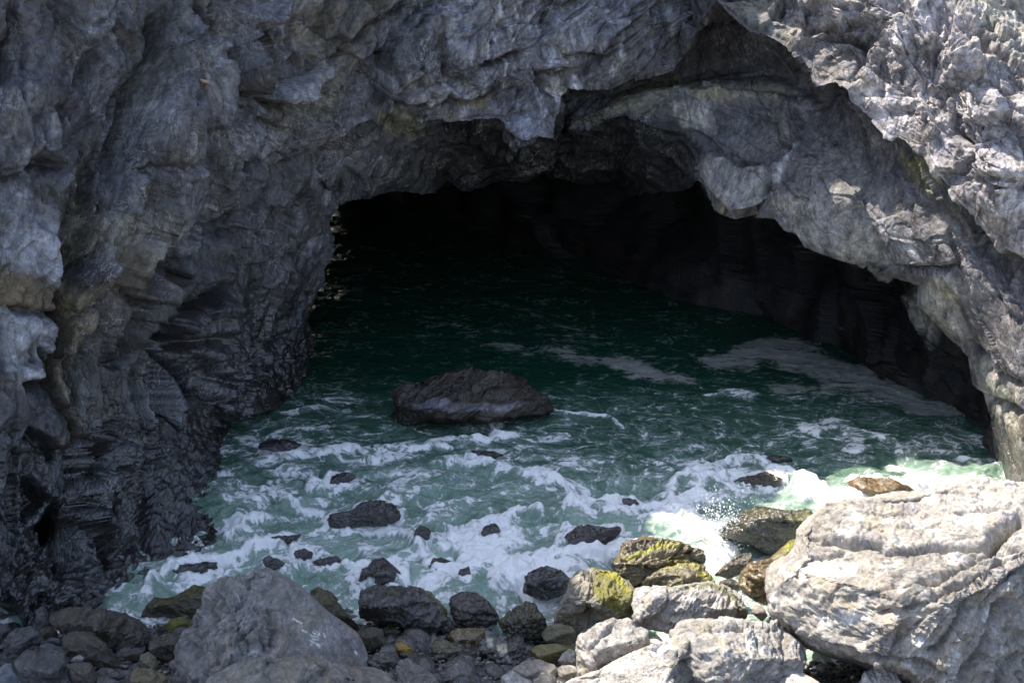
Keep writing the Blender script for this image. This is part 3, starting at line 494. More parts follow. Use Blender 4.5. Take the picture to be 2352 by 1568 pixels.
rk('rounded brown boulder near the left edge, behind the blue-grey one', R('b1', [(20, 1120), (90, 1020), (200, 955), (330, 938), (430, 1010), (400, 1100), (320, 1190), (220, 1280), (110, 1330), (40, 1240)]), 'slate', z=.6)
rk('small dark boulder cut by the left edge of the picture', R('b1', [(-60, 940), (0, 915), (60, 915), (125, 975), (70, 1060), (-40, 1090)]), 'slate', z=.45)
rk('upright stone with pale crust beside the long brown-green boulder', R('b1', [(385, 880), (400, 715), (490, 718), (535, 800), (520, 930), (440, 1000), (385, 960)]), 'slate', name='stone', cat='stone', z=.4)
rk('brown stone wedged below the upright crusted stone', R('b1', [(430, 990), (520, 935), (620, 980), (650, 1050), (560, 1110), (480, 1080)]), 'brown', name='stone', cat='stone', z=.55)
rk('small flat blue-grey stone bridging two brown boulders at left', R('b1', [(425, 1160), (520, 1115), (640, 1160), (745, 1185), (725, 1245), (640, 1235), (480, 1215)]), 'blue', name='stone', cat='stone', z=.62, lv=4)
rk('small dark blue stone above the flat blue-grey stone', R('b1', [(500, 1100), (560, 1060), (640, 1065), (700, 1110), (670, 1160), (560, 1140)]), 'blue', name='stone', cat='stone', z=.58, lv=4)
rk('light round pebble perched on the domed brown boulder', R('b1', [(768, 1325), (820, 1275), (880, 1252), (930, 1285), (905, 1328), (830, 1340)]), 'pale', name='stone', cat='stone', z=.95, lv=4)
rk('blunt brown boulder under the perched pebble', R('b1', [(725, 1360), (850, 1335), (1000, 1345), (1055, 1450), (1060, 1568), (980, 1640), (860, 1620), (790, 1480)]), 'brown', z=.85, cb=1580)
rk('flat pinkish pebble near the bottom left', R('b1', [(1180, 1480), (1260, 1440), (1390, 1468), (1375, 1520), (1290, 1540), (1200, 1520)]), 'slate', name='stone', cat='stone', z=.85, lv=4)
rk('rounded pebble cut by the bottom edge below the flat pinkish pebble', R('b1', [(1060, 1590), (1090, 1505), (1200, 1498), (1330, 1550), (1320, 1640), (1150, 1660)]), 'slate', name='stone', cat='stone', z=.95, lv=4, cb=1575)
rk('smooth egg-shaped greenish boulder left of the large grey boulder', R('b1', [(1515, 1370), (1555, 1250), (1640, 1218), (1720, 1280), (1748, 1380), (1700, 1450), (1590, 1440)]), 'green', z=.65, lv=5)
rk('small brown stone behind the egg-shaped boulder', R('b1', [(1340, 1220), (1480, 1188), (1570, 1240), (1540, 1300), (1420, 1320), (1350, 1280)]), 'brown', name='stone', cat='stone', z=.55, lv=4)
rk('yellowish blunt boulder on the bottom edge left of the large grey boulder', R('b1', [(1420, 1500), (1500, 1400), (1640, 1418), (1750, 1440), (1860, 1500), (1880, 1620), (1650, 1680), (1440, 1640)]), 'ochre', z=.9, cb=1580)
rk('grey-brown boulder tucked against the left flank of the large grey boulder', R('b1', [(1625, 1180), (1700, 1080), (1900, 1020), (2060, 1050), (2080, 1200), (1960, 1330), (1780, 1320), (1680, 1260)]), 'brown', z=.5)
rk('mossy boulder leaning behind the right flank of the large grey boulder', R('b2', [(1600, 560), (1640, 525), (1720, 515), (1830, 560), (1950, 700), (2060, 850), (2160, 950), (2130, 1040), (1950, 1000), (1760, 820)]), 'moss_dark', z=.1)
rk('big blocky wet boulder with green edge, centre of the shore', R('b3', [(268, 650), (310, 560), (350, 515), (480, 470), (640, 470), (760, 490), (950, 520), (1090, 620), (1220, 780), (1235, 880), (1150, 970), (1020, 1060), (880, 1020), (700, 930), (560, 900), (350, 880), (275, 800)]), 'wetgrey', z=.1, lv=6, th=.9)
rk('dark brown rounded boulder right of the blocky wet boulder, foam behind it', R('b3', [(1270, 620), (1400, 560), (1560, 570), (1700, 680), (1820, 830), (1780, 920), (1600, 960), (1430, 950), (1320, 900), (1275, 780)]), 'wetbrown', z=.0)
rk('olive wet boulder with a pointed top, left of the half-mossy boulder', R('b3', [(1800, 880), (1850, 820), (1960, 750), (2100, 665), (2190, 700), (2300, 860), (2350, 980), (2220, 1070), (1980, 1080), (1860, 1010)]), 'olive', z=.0, lv=6)
rk('flat amber-brown wet rock below the rounded dark boulder', R('b3', [(1230, 1060), (1290, 980), (1500, 950), (1650, 960), (1620, 1070), (1550, 1200), (1400, 1210), (1290, 1120)]), 'amberwet', name='stone', cat='stone', z=.0)
rk('black rock crusted with pale barnacles and bright glints', R('b3', [(1580, 1120), (1680, 1035), (1850, 1085), (2000, 1150), (2055, 1280), (1950, 1410), (1840, 1390), (1680, 1290), (1590, 1210)]), 'crust', z=.12, lv=6)
rk('angular wet greenish rock at the bottom centre', R('b3', [(1050, 1140), (1100, 1090), (1210, 1090), (1400, 1180), (1500, 1250), (1450, 1320), (1250, 1410), (1130, 1310), (1060, 1210)]), 'olive', z=.2)
rk('tan stone between the large grey boulder and the blocky wet boulder', R('b3', [(230, 990), (400, 945), (520, 975), (545, 1100), (490, 1230), (370, 1270), (300, 1140)]), 'brown', name='stone', cat='stone', z=.3)
rk('small bright orange-yellow weed-covered stone', R('b3', [(515, 1210), (600, 1130), (750, 1115), (870, 1195), (840, 1260), (620, 1270)]), 'orange', name='stone', cat='stone', z=.35, lv=5)
rk('rounded charcoal stone right of the large grey boulder foot', R('b3', [(350, 1330), (440, 1235), (600, 1220), (695, 1290), (660, 1400), (570, 1470), (400, 1430)]), 'wetgrey', name='stone', cat='stone', z=.45)
rk('smooth grey boulder with a pointed top on the bottom edge', R('b3', [(660, 1620), (670, 1400), (700, 1260), (740, 1240), (830, 1310), (980, 1410), (1090, 1500), (1150, 1600), (1100, 1750), (750, 1800)]), 'grey2', z=.6, cb=1600, lv=6)
rk('small wet stone beneath the blocky wet boulder', R('b3', [(535, 960), (620, 925), (725, 1000), (660, 1090), (560, 1080)]), 'olive', name='stone', cat='stone', z=.15, lv=4)
rk('tiny black stone right of the small wet stone', R('b3', [(690, 1080), (760, 1010), (875, 1075), (860, 1140), (760, 1130)]), 'wet', name='stone', cat='stone', z=.2, lv=4)
rk('low dark stone on the bottom edge right of the pointed grey boulder', R('b3', [(1070, 1520), (1190, 1420), (1350, 1435), (1430, 1520), (1320, 1620), (1130, 1640)]), 'wet', name='stone', cat='stone', z=.5)
rk('flat slab under a film of water on the bottom edge', R('b3', [(1310, 1560), (1330, 1500), (1550, 1480), (1640, 1560), (1580, 1660), (1330, 1660)]), 'wetgrey', name='stone', cat='stone', z=.5, flat=.6)
rk('dark rock half hidden by the blocky wet boulder on its right', R('b3', [(1100, 920), (1200, 800), (1280, 860), (1300, 960), (1240, 1060), (1140, 1040)]), 'wet', name='stone', cat='stone', z=.05)
rk('dark stone between the orange stone and the pointed grey boulder', R('b3', [(780, 1290), (850, 1210), (960, 1230), (1080, 1350), (1090, 1450), (980, 1440), (860, 1370)]), 'wet', name='stone', cat='stone', z=.4)
# sunlit right side
rk('boulder half pale stone and half yellow-green moss with a dark hollow below', R('b4', [(510, 930), (530, 790), (640, 580), (690, 430), (800, 350), (900, 295), (1040, 265), (1150, 320), (1280, 440), (1395, 560), (1375, 700), (1390, 820), (1260, 900), (1050, 960), (900, 1010), (780, 1040), (600, 960)]), 'halfmoss', z=.1, lv=7, th=1.0)
rk('wide layered boulder streaked with yellow moss above the white water', R('b7', [(1140, 1100), (1210, 1010), (1250, 920), (1400, 883), (1600, 888), (1750, 930), (1880, 980), (1920, 1060), (1905, 1130), (1780, 1160), (1600, 1170), (1450, 1220), (1320, 1280), (1200, 1190)]), 'mossgold', z=.15, lv=7, th=.9)
rk('shiny ochre boulder with mossy top between the layered one and the pale slab', R('b7', [(1405, 1240), (1440, 1190), (1600, 1120), (1750, 1095), (1840, 1088), (1910, 1120), (1970, 1190), (2005, 1260), (1900, 1320), (1600, 1340), (1430, 1310)]), 'mossgold', z=.3, lv=6)
rk('broad pale slab boulder with a green rear rim', R('b4', [(1370, 860), (1375, 700), (1395, 580), (1460, 530), (1700, 508), (2050, 460), (2250, 462), (2420, 520), (2580, 620), (2640, 780), (2620, 930), (2300, 990), (1820, 1010), (1600, 980), (1420, 950)]), 'pale_green', z=.5, lv=7, th=1.1)
rk('pale angular boulder with a raised front ridge, below the half-mossy boulder', R('b4', [(745, 1200), (790, 1060), (900, 980), (1020, 900), (1150, 850), (1330, 860), (1400, 960), (1530, 1000), (1570, 1190), (1400, 1400), (1100, 1560), (800, 1560), (765, 1350)]), 'pale', z=.6, lv=6, th=.9)
rk('long cream boulder with a dark broken right face on the bottom edge', R('b4', [(540, 1640), (800, 1490), (1000, 1420), (1300, 1285), (1700, 1150), (1850, 1060), (2050, 1028), (2190, 1180), (2210, 1350), (2120, 1500), (2020, 1650), (1700, 1800), (800, 1800)]), 'cream', z=.85, lv=7, th=1.1, cb=1620)
rk('rough pale boulder left of the black gap under the huge boulder', R('b5', [(-60, 1200), (0, 1120), (100, 1095), (300, 1110), (560, 1125), (690, 1150), (810, 1260), (845, 1390), (800, 1500), (700, 1620), (300, 1700), (50, 1500), (-20, 1330)]), 'pale', z=.75, lv=7, th=1.1, cb=1600)
rk('small white oval pebble in the dark gap below the pale slab', R('b4', [(1535, 1120), (1560, 1085), (1625, 1068), (1720, 1130), (1660, 1182), (1570, 1170)]), 'white', name='stone', cat='stone', z=.45, lv=4)
rk('wet greenish stone with a small chip in front, left of the pale angular boulder', R('b4', [(365, 1020), (450, 930), (570, 908), (700, 940), (765, 1030), (730, 1130), (560, 1150), (410, 1110)]), 'green', name='stone', cat='stone', z=.2)
rk('long green-gold wet stone, middle of the row below the half-mossy boulder', R('b4', [(235, 1240), (300, 1150), (500, 1128), (700, 1148), (750, 1190), (640, 1290), (540, 1350), (380, 1330), (260, 1300)]), 'gold', name='stone', cat='stone', z=.3)
rk('small pale stone with a shadowed right side at the end of the green-gold stone', R('b4', [(548, 1320), (600, 1240), (680, 1186), (745, 1220), (768, 1330), (740, 1400), (610, 1390)]), 'pale', name='stone', cat='stone', z=.4, lv=5)
rk('grey oval stone near the bottom edge, left of the small pale stones', R('b4', [(45, 1410), (200, 1318), (350, 1308), (520, 1370), (560, 1460), (520, 1600), (250, 1640), (100, 1520)]), 'tan', name='stone', cat='stone', z=.5)
rk('small tan stone right of the grey oval stone', R('b4', [(535, 1410), (600, 1368), (700, 1388), (760, 1450), (700, 1560), (620, 1590), (550, 1500)]), 'tan', name='stone', cat='stone', z=.55, lv=5)
rk('bright stone cut by the bottom edge left of the grey oval stone', R('b4', [(-80, 1500), (40, 1420), (150, 1490), (320, 1560), (300, 1680), (-60, 1700)]), 'pale', name='stone', cat='stone', z=.6, cb=1590)
rk('small round shiny stone in the hollow of the half-mossy boulder', R('b4', [(875, 930), (950, 868), (1045, 895), (980, 990), (890, 990)]), 'slate', name='stone', cat='stone', z=.35, lv=4)
rk('huge pale boulder with long cracks filling the lower right corner', R('b5', [(628, 960), (632, 880), (665, 740), (825, 650), (848, 500), (900, 425), (980, 378), (1100, 348), (1350, 305), (1550, 255), (1800, 228), (1950, 190), (2050, 182), (2200, 208), (2420, 205), (2750, 300), (3000, 800), (2950, 1500), (2600, 1900), (2150, 1760), (1800, 1590), (1450, 1430), (1150, 1345), (950, 1285), (830, 1220), (720, 1110), (650, 1060)]), 'huge', z=.6, th=2.0, lv=8, cb=1640, big='huge')
rk('large wet black boulder with thin pale veins, spray flying at its left', R('b5', [(258, 510), (350, 420), (430, 350), (560, 330), (700, 343), (850, 360), (980, 380), (1000, 450), (900, 560), (760, 620), (600, 640), (480, 570), (350, 545)]), 'wetgreen', z=.05, lv=6, th=.9)
rk('streaky green-gold boulder wedged between the black boulder and the huge one', R('b5', [(590, 700), (690, 610), (780, 535), (860, 550), (900, 650), (800, 740), (680, 790)]), 'gold', z=.3, lv=6)
rk('rounded glistening amber boulder against the left end of the huge boulder', R('b5', [(402, 860), (420, 780), (480, 715), (600, 685), (720, 690), (740, 800), (670, 930), (600, 1000), (510, 965), (430, 910)]), 'amberwet', z=.4, lv=6, th=.7)
rk('knobbly dark brown rock in the splash below the flying spray', R('b5', [(235, 790), (330, 705), (395, 650), (490, 640), (490, 720), (410, 790), (330, 815)]), 'weed', name='stone', cat='stone', z=.15)
rk('small brown rock between the white splash and the amber boulder', R('b5', [(235, 870), (280, 830), (340, 815), (415, 850), (400, 900), (300, 895)]), 'weed', name='stone', cat='stone', z=.3, lv=4)
rk('small grey stone under the left end of the huge boulder', R('b5', [(490, 1050), (505, 990), (565, 1000), (600, 1070), (560, 1110)]), 'tan', name='stone', cat='stone', z=.5, lv=4)
rk('bright pale stone at the bottom edge below the dark gap', R('b5', [(665, 1540), (720, 1480), (820, 1445), (960, 1530), (970, 1640), (700, 1660)]), 'white', z=1.1, cb=1590, lv=5)
rk('angular pale stone at the bottom edge beneath the huge boulder', R('b5', [(1080, 1560), (1240, 1520), (1260, 1450), (1380, 1408), (1470, 1450), (1520, 1560), (1480, 1680), (1120, 1680)]), 'pale', z=1.1, cb=1595, lv=6)

# ------------------------------------------------------------------ sea
M_SEA, t_, Pn = mat_new('sea_water'); b = NB(t_)
pos = b.node('ShaderNodeNewGeometry').outputs['Position']
fl = b.node('ShaderNodeMapping'); b.put(fl.inputs[0], pos); fl.inputs['Scale'].default_value = (.78, 1.0, 0); fl.inputs['Rotation'].default_value = (0, 0, .12)
w1 = b.vmath('SCALE', b.vmath('SUBTRACT', b.noise(fl.outputs[0], .55, 2, col=True), (.5, .5, .5)), None, 1.5)
w2 = b.vmath('SCALE', b.vmath('SUBTRACT', b.noise(fl.outputs[0], 2.2, 3, col=True), (.5, .5, .5)), None, .42)
qv = b.vmath('ADD', b.vmath('ADD', fl.outputs[0], w1), w2)
fl2 = b.node('ShaderNodeMapping'); b.put(fl2.inputs[0], qv); fl2.inputs['Scale'].default_value = (.5, 1.3, 1); fl2.inputs['Rotation'].default_value = (0, 0, .25)
den = b.attr('foam'); milk = b.attr('milk'); scum = b.attr('scum')
na = b.math('ABSOLUTE', b.math('SUBTRACT', b.noise(qv, 1.0, 7, .62), .5)); nbb = b.math('ABSOLUTE', b.math('SUBTRACT', b.noise(qv, 2.7, 7, .62), .5))
nc = b.noise(qv, 1.6, 9, .68); nd = b.noise(qv, 9, 8, .7)
la = b.mr(na, 0, .045, 1, 0); lb = b.mr(nbb, 0, .05, 1, 0)
lace = b.math('ADD', b.math('MULTIPLY', la, .36), b.math('MULTIPLY', lb, .26))
f = b.math('ADD', b.math('MULTIPLY', den, 1.18), lace)
f = b.math('ADD', f, b.math('MULTIPLY', b.math('SUBTRACT', nc, .5), 1.5)); f = b.math('ADD', f, b.math('MULTIPLY', b.math('SUBTRACT', nd, .5), 1.3))
foam = b.math('MULTIPLY', b.mr(f, .70, .94), b.mr(den, .02, .12))
sc = b.math('ADD', scum, b.math('MULTIPLY', b.math('SUBTRACT', b.noise(fl2.outputs[0], 2.6, 10, .74, .6), .5), 2.0))
sc = b.math('ADD', sc, b.math('MULTIPLY', b.math('SUBTRACT', b.noise(qv, 5, 8, .7), .5), 1.1))
sc = b.math('MULTIPLY', b.mr(sc, .38, .78), b.mr(scum, .02, .2))
deep = (.010, .054, .031, 1); mil = (.29, .42, .32, 1)
wc = b.mix(b.math('ADD', b.math('MULTIPLY', milk, b.mr(nc, .3, .7, .55, 1.3)), 0, clamp=True), deep, mil)
wc = b.mix(b.mr(f, .35, .9, 0, .42), wc, (.55, .66, .62, 1))
wc = b.mix(b.math('MULTIPLY', sc, .85), wc, b.mix(b.mr(b.noise(fl2.outputs[0], 6, 8, .7), .35, .65), (.22, .215, .20, 1), (.60, .58, .53, 1)))
wc = b.mix(foam, wc, (.93, .92, .90, 1))
b.put(Pn.inputs['Base Color'], wc)
b.put(Pn.inputs['Roughness'], b.math('MAXIMUM', b.mr(foam, 0, 1, .03, .6), b.mr(sc, 0, 1, .03, .55)))
Pn.inputs['IOR'].default_value = 1.33
bh = b.math('ADD', b.math('MULTIPLY', b.noise(fl.outputs[0], 3.2, 6, .6, .5), .05), b.math('MULTIPLY', foam, .02)); bh = b.math('ADD', bh, b.math('MULTIPLY', nd, .014))
bp = b.node('ShaderNodeBump'); bp.inputs['Strength'].default_value = .8; bp.inputs['Distance'].default_value = 1; b.put(bp.inputs['Height'], bh); b.put(Pn.inputs['Normal'], bp.outputs[0])

ys = np.concatenate([1 / np.linspace(1 / 13.0, 1 / 30, 620), np.linspace(30.2, 46, 110), [50, 60, 80, 120, 300, 1200]])
uu = np.concatenate([[-60, -6, -2, -1], np.linspace(-.62, .62, 900), [1, 2, 6, 60]])
X = uu[None, :] * ys[:, None]; Y = np.repeat(ys[:, None], len(uu), 1)
Wv = np.stack([X, Y, X * 0], 2).reshape(-1, 3).astype(f32); wpx = to_px(Wv)
def blobs(px, lst, Pw, sd):
    """soft-edged patches (centre, radii, tilt, value) on the water, edges broken by noise"""
    o = np.zeros(len(px), f32); nz = fbm(Pw, .9, 4, sd)
    for u, v, ru, rv, ang, val in lst:
        a = math.radians(ang); dx = px[:, 0] - u; dy = px[:, 1] - v
        e = np.hypot((dx * math.cos(a) + dy * math.sin(a)) / ru, (-dx * math.sin(a) + dy * math.cos(a)) / rv)
        o = np.maximum(o, val * sstep(1.25, .35, e + nz * .9))
    return o
foam = .0 + .33 * sstep(930, 1010, wpx[:, 1]) * (wpx[:, 1] < 1700)
foam = np.maximum(foam, .40 * sstep(1010, 1090, wpx[:, 1] - .02 * (wpx[:, 0] - 500) + 25 * perlin(Wv, .8)))
foam = np.maximum(foam, .50 * sstep(1100, 1250, wpx[:, 1]))
foam = np.maximum(foam, .22 * sstep(850, 930, wpx[:, 1]))
foam = np.maximum(foam, blobs(wpx, [
    (640, 1045, 130, 28, -6, .58), (700, 1090, 180, 40, 0, .55), (600, 1140, 110, 26, 8, .6), (560, 1200, 60, 30, 0, .62), (560, 1265, 60, 40, -30, .66), (470, 1320, 110, 34, -25, .66), (340, 1385, 50, 26, -50, .75),
    (1010, 1030, 190, 16, -6, .62), (1140, 990, 30, 34, 0, .66), (900, 1050, 90, 20, -12, .6), (920, 1110, 110, 36, -16, .6), (1020, 1090, 60, 30, -20, .6), (1240, 1105, 70, 24, 12, .8), (1290, 1050, 100, 24, 10, .55),
    (1180, 1075, 70, 20, 20, .58), (1340, 1080, 120, 40, 25, .52), (1130, 1235, 140, 66, 0, .95), (1060, 1250, 80, 44, 0, .78), (1180, 1330, 130, 60, 10, 1.05), (1120, 1290, 110, 50, 0, .9), (1300, 1330, 110, 40, 0, .85), (1080, 1330, 60, 40, 0, .75), (900, 1200, 110, 40, 20, .58),
    (860, 1270, 90, 34, 20, .62), (720, 1270, 120, 30, 10, .6), (1010, 1355, 60, 30, 0, .7), (1240, 1360, 60, 30, 0, .85), (830, 1350, 70, 40, 40, .66), (760, 1330, 50, 22, 30, .6),
    (1400, 1175, 150, 20, 2, .8), (1520, 1190, 110, 40, 10, .82), (1400, 1280, 170, 34, -8, .92), (1350, 1240, 120, 30, 0, .7), (1580, 1150, 80, 24, -20, .82), (1640, 1100, 110, 26, -14, .84), (1600, 1220, 70, 46, 20, .84),
    (1660, 1285, 52, 52, 0, 1.05), (1700, 1130, 120, 36, 0, .66), (1850, 1130, 80, 34, 30, .82), (1960, 1150, 110, 26, 8, 1.0), (1900, 1175, 90, 16, 5, .95), (2020, 1135, 50, 14, -5, .8), (2110, 1105, 90, 34, 10, .95), (2060, 1080, 60, 22, 0, .7),
    (2200, 1110, 70, 22, 8, .7), (2180, 1060, 110, 24, 8, .55), (1700, 1045, 40, 14, 10, .6), (1960, 1030, 50, 14, 10, .62), (1480, 1100, 140, 30, 10, .5), (1560, 1060, 80, 24, 0, .48), (1920, 970, 60, 14, 8, .55),
    (1860, 985, 40, 16, 20, .62), (1960, 1005, 40, 14, 15, .6), (2130, 1040, 130, 18, 6, .55), (2250, 1010, 80, 12, 20, .5), (1700, 905, 70, 12, 12, .6), (2130, 1000, 60, 10, 8, .45),
    (690, 945, 50, 10, -8, .5), (720, 985, 60, 8, -5, .46), (780, 920, 60, 14, 0, .42), (1240, 945, 60, 8, 10, .62), (1180, 985, 50, 10, 0, .5), (570, 1010, 50, 20, 0, .55), (560, 960, 30, 8, -10, .5),
], Wv, 31))
LN = [([(560, 1060), (640, 1050), (760, 1032), (900, 1045), (960, 1035), (1060, 1020), (1150, 1005), (1240, 1000)], 11, .72), ([(1270, 1182), (1330, 1168), (1400, 1163), (1480, 1158), (1530, 1165), (1600, 1190)], 13, .95),
      ([(1530, 1160), (1560, 1110), (1620, 1078), (1700, 1060), (1790, 1072)], 15, .85), ([(1120, 955), (1135, 990), (1160, 1010)], 9, .8), ([(500, 1120), (620, 1135), (700, 1165), (760, 1180), (850, 1170), (930, 1140)], 9, .72),
      ([(500, 1240), (540, 1225), (580, 1195), (640, 1200)], 12, .85), ([(325, 1395), (360, 1350), (400, 1318), (460, 1298), (520, 1285), (600, 1262), (700, 1290)], 13, .95), ([(840, 1195), (920, 1215), (980, 1290), (1060, 1300)], 11, .85),
      ([(1180, 1310), (1260, 1300), (1360, 1290), (1450, 1268), (1560, 1262)], 16, .98), ([(1820, 1140), (1900, 1168), (2010, 1150), (2090, 1145)], 13, 1.0), ([(1240, 938), (1310, 948), (1400, 962), (1440, 985)], 5, .62),
      ([(1740, 1078), (1820, 1100), (1870, 1135), (1900, 1160)], 12, .9), ([(760, 1300), (830, 1330), (870, 1370), (940, 1385)], 12, .85), ([(960, 1085), (1040, 1060), (1120, 1075), (1230, 1095), (1290, 1120), (1330, 1150)], 9, .72),
      ([(1340, 1050), (1420, 1065), (1500, 1060), (1560, 1075)], 7, .6), ([(1130, 1210), (1200, 1180), (1260, 1190)], 12, .85), ([(650, 950), (740, 935), (820, 945)], 5, .55), ([(600, 1000), (700, 985), (800, 1000)], 5, .55), ([(1600, 905), (1680, 900), (1740, 925)], 6, .6), ([(1850, 985), (1920, 975), (2000, 1005), (2080, 1010)], 7, .62), ([(2040, 1045), (2160, 1040), (2280, 1060)], 8, .66)]
lz = 1 + .6 * perlin(Wv, 1.5) + .4 * perlin(Wv, 4); crest = np.zeros(len(Wv), f32)
for line, wd, val in LN:
    a = np.array(line); sel = np.where((wpx[:, 0] > a[:, 0].min() - 60) & (wpx[:, 0] < a[:, 0].max() + 60) & (wpx[:, 1] > a[:, 1].min() - 60) & (wpx[:, 1] < a[:, 1].max() + 60))[0]
    qq = wpx[sel] + np.stack([perlin(Wv[sel], 1.1, 5), perlin(Wv[sel], 1.1, 25)], 1) * 16; d, al = seg_dist(qq, line); g_ = val * np.exp(-(d / (wd * 1.25 * np.clip(lz[sel], .3, 2))) ** 2) * sstep(-.02, .12, al) * sstep(1.02, .88, al)
    foam[sel] = np.maximum(foam[sel], g_); crest[sel] = np.maximum(crest[sel], g_ * wd / 13)
milk = .17 * sstep(850, 980, wpx[:, 1]) + .33 * sstep(1020, 1130, wpx[:, 1]) + .30 * sstep(1130, 1260, wpx[:, 1])
milk = np.maximum(milk, blobs(wpx, [(1100, 1110, 400, 70, 0, .62), (1450, 1220, 260, 60, 0, .95), (1150, 1280, 300, 90, 0, .9), (1750, 1150, 220, 60, 0, .75), (800, 1240, 300, 90, 0, .7), (2150, 1080, 160, 40, 0, .7), (540, 1250, 90, 60, 0, .6)], Wv, 41))
scum = np.zeros(len(Wv), f32)
for poly, val in [([(1600, 822), (1640, 800), (1700, 788), (1760, 778), (1830, 780), (1900, 798), (1960, 830), (2030, 858), (2110, 880), (2120, 895), (2190, 935), (2200, 950), (2110, 955), (2050, 925), (1960, 905), (1890, 885), (1850, 862), (1780, 845), (1700, 852), (1650, 862), (1620, 840)], .80),
                  ([(1760, 885), (1810, 866), (1880, 880), (1850, 905), (1790, 905)], .8), ([(1340, 822), (1400, 812), (1460, 812), (1530, 848), (1590, 868), (1560, 880), (1490, 872), (1420, 858), (1360, 838)], .85),
                  ([(1100, 800), (1130, 772), (1200, 782), (1260, 800), (1350, 822), (1340, 832), (1250, 815), (1160, 808)], .72), ([(960, 720), (1060, 730), (1160, 765), (1100, 775), (990, 745)], .45), ([(2150, 935), (2200, 925), (2240, 950), (2180, 960)], .8),
                  ([(1180, 700), (1330, 740), (1440, 790), (1380, 800), (1250, 770)], .38)]:
    sel = np.where((wpx[:, 1] < 1000) & (wpx[:, 1] > 660))[0]
    nzs = fbm(Wv[sel], 1.0, 4, 61); scum[sel] = np.maximum(scum[sel], val * sstep(26, -22, poly_sd(wpx[sel], poly) + nzs * 40))
for r in ROCKS:                                # foam gathers round every rock in the water
    if not r.get('sea') or 'cave mouth' in r['label']: continue
    a = np.array(r['pts']); sel = np.where((wpx[:, 0] > a[:, 0].min() - 60) & (wpx[:, 0] < a[:, 0].max() + 60) & (wpx[:, 1] > a[:, 1].min() - 40) & (wpx[:, 1] < a[:, 1].max() + 50))[0]
    sdv = poly_sd(wpx[sel], r['pts']); base_f = foam[sel]
    foam[sel] = np.maximum(base_f, np.where(base_f > .35, .82, .5) * sstep(26, 4, sdv + 10 * perlin(Wv[sel], 2.5)) * sstep(a[:, 1].min() - 8, a[:, 1].mean(), wpx[sel, 1]))
amp = .035 + .16 * sstep(960, 1120, wpx[:, 1]) * (wpx[:, 1] < 1600)
hgt = fbm(Wv * np.array([.8, 1.2, 1], f32), .55, 2, 3) * .16 * (amp / .1) + (ridged(Wv * np.array([.8, 1.2, 1], f32) + .3 * perlin(Wv, 1.2)[:, None], 1.3, 4, 5) - .45) * amp + np.clip(foam - .5, 0, .6) * .28 * (1 + fbm(Wv, 5, 3, 8))
amp = amp * 1.0; hgt = hgt + crest * .085 * (1 + .8 * perlin(Wv, 5))
far = (np.abs(Wv[:, 0]) > 25) | (Wv[:, 1] > 48)
cavew = sstep(24, 28, Wv[:, 1]); hgt = hgt * (1 - .15 * cavew)
Wv[:, 2] = np.where(far, 0, hgt)
link('water', mesh_np('water', Wv, grid_faces(len(ys), len(uu)), M_SEA, {'foam': ('FLOAT', foam), 'milk': ('FLOAT', milk), 'scum': ('FLOAT', scum)}), kind='structure')

# ------------------------------------------------------------------ boulders and stones, each its own object
STEP = .12
ICO = {}
def ico(lv):
    if lv not in ICO:
        if lv > 5:                            # split every triangle of the coarser sphere in four
            V, Fc = ico(lv - 1); E = np.sort(np.concatenate([Fc[:, [0, 1]], Fc[:, [1, 2]], Fc[:, [2, 0]]]), 1); key = E[:, 0].astype(np.int64) * len(V) + E[:, 1]
            uq, ix, inv = np.unique(key, return_index=True, return_inverse=True); M = V[E[ix, 0]] + V[E[ix, 1]]; M /= np.linalg.norm(M, axis=1)[:, None]
            m0, m1, m2 = (inv.reshape(3, -1) + len(V)).astype(np.int32); a, b_, c = Fc.T
            ICO[lv] = (np.concatenate([V, M]).astype(f32), np.concatenate([np.stack(t, 1) for t in ((a, m0, m2), (b_, m1, m0), (c, m2, m1), (m0, m1, m2))])); return ICO[lv]
        bm = bmesh.new(); bmesh.ops.create_icosphere(bm, subdivisions=lv, radius=1.0)
        V = np.array([v.co[:] for v in bm.verts], f32); Fc = np.array([[v.index for v in f.verts] for f in bm.faces], np.int32); bm.free(); ICO[lv] = (V, Fc)
    return ICO[lv]
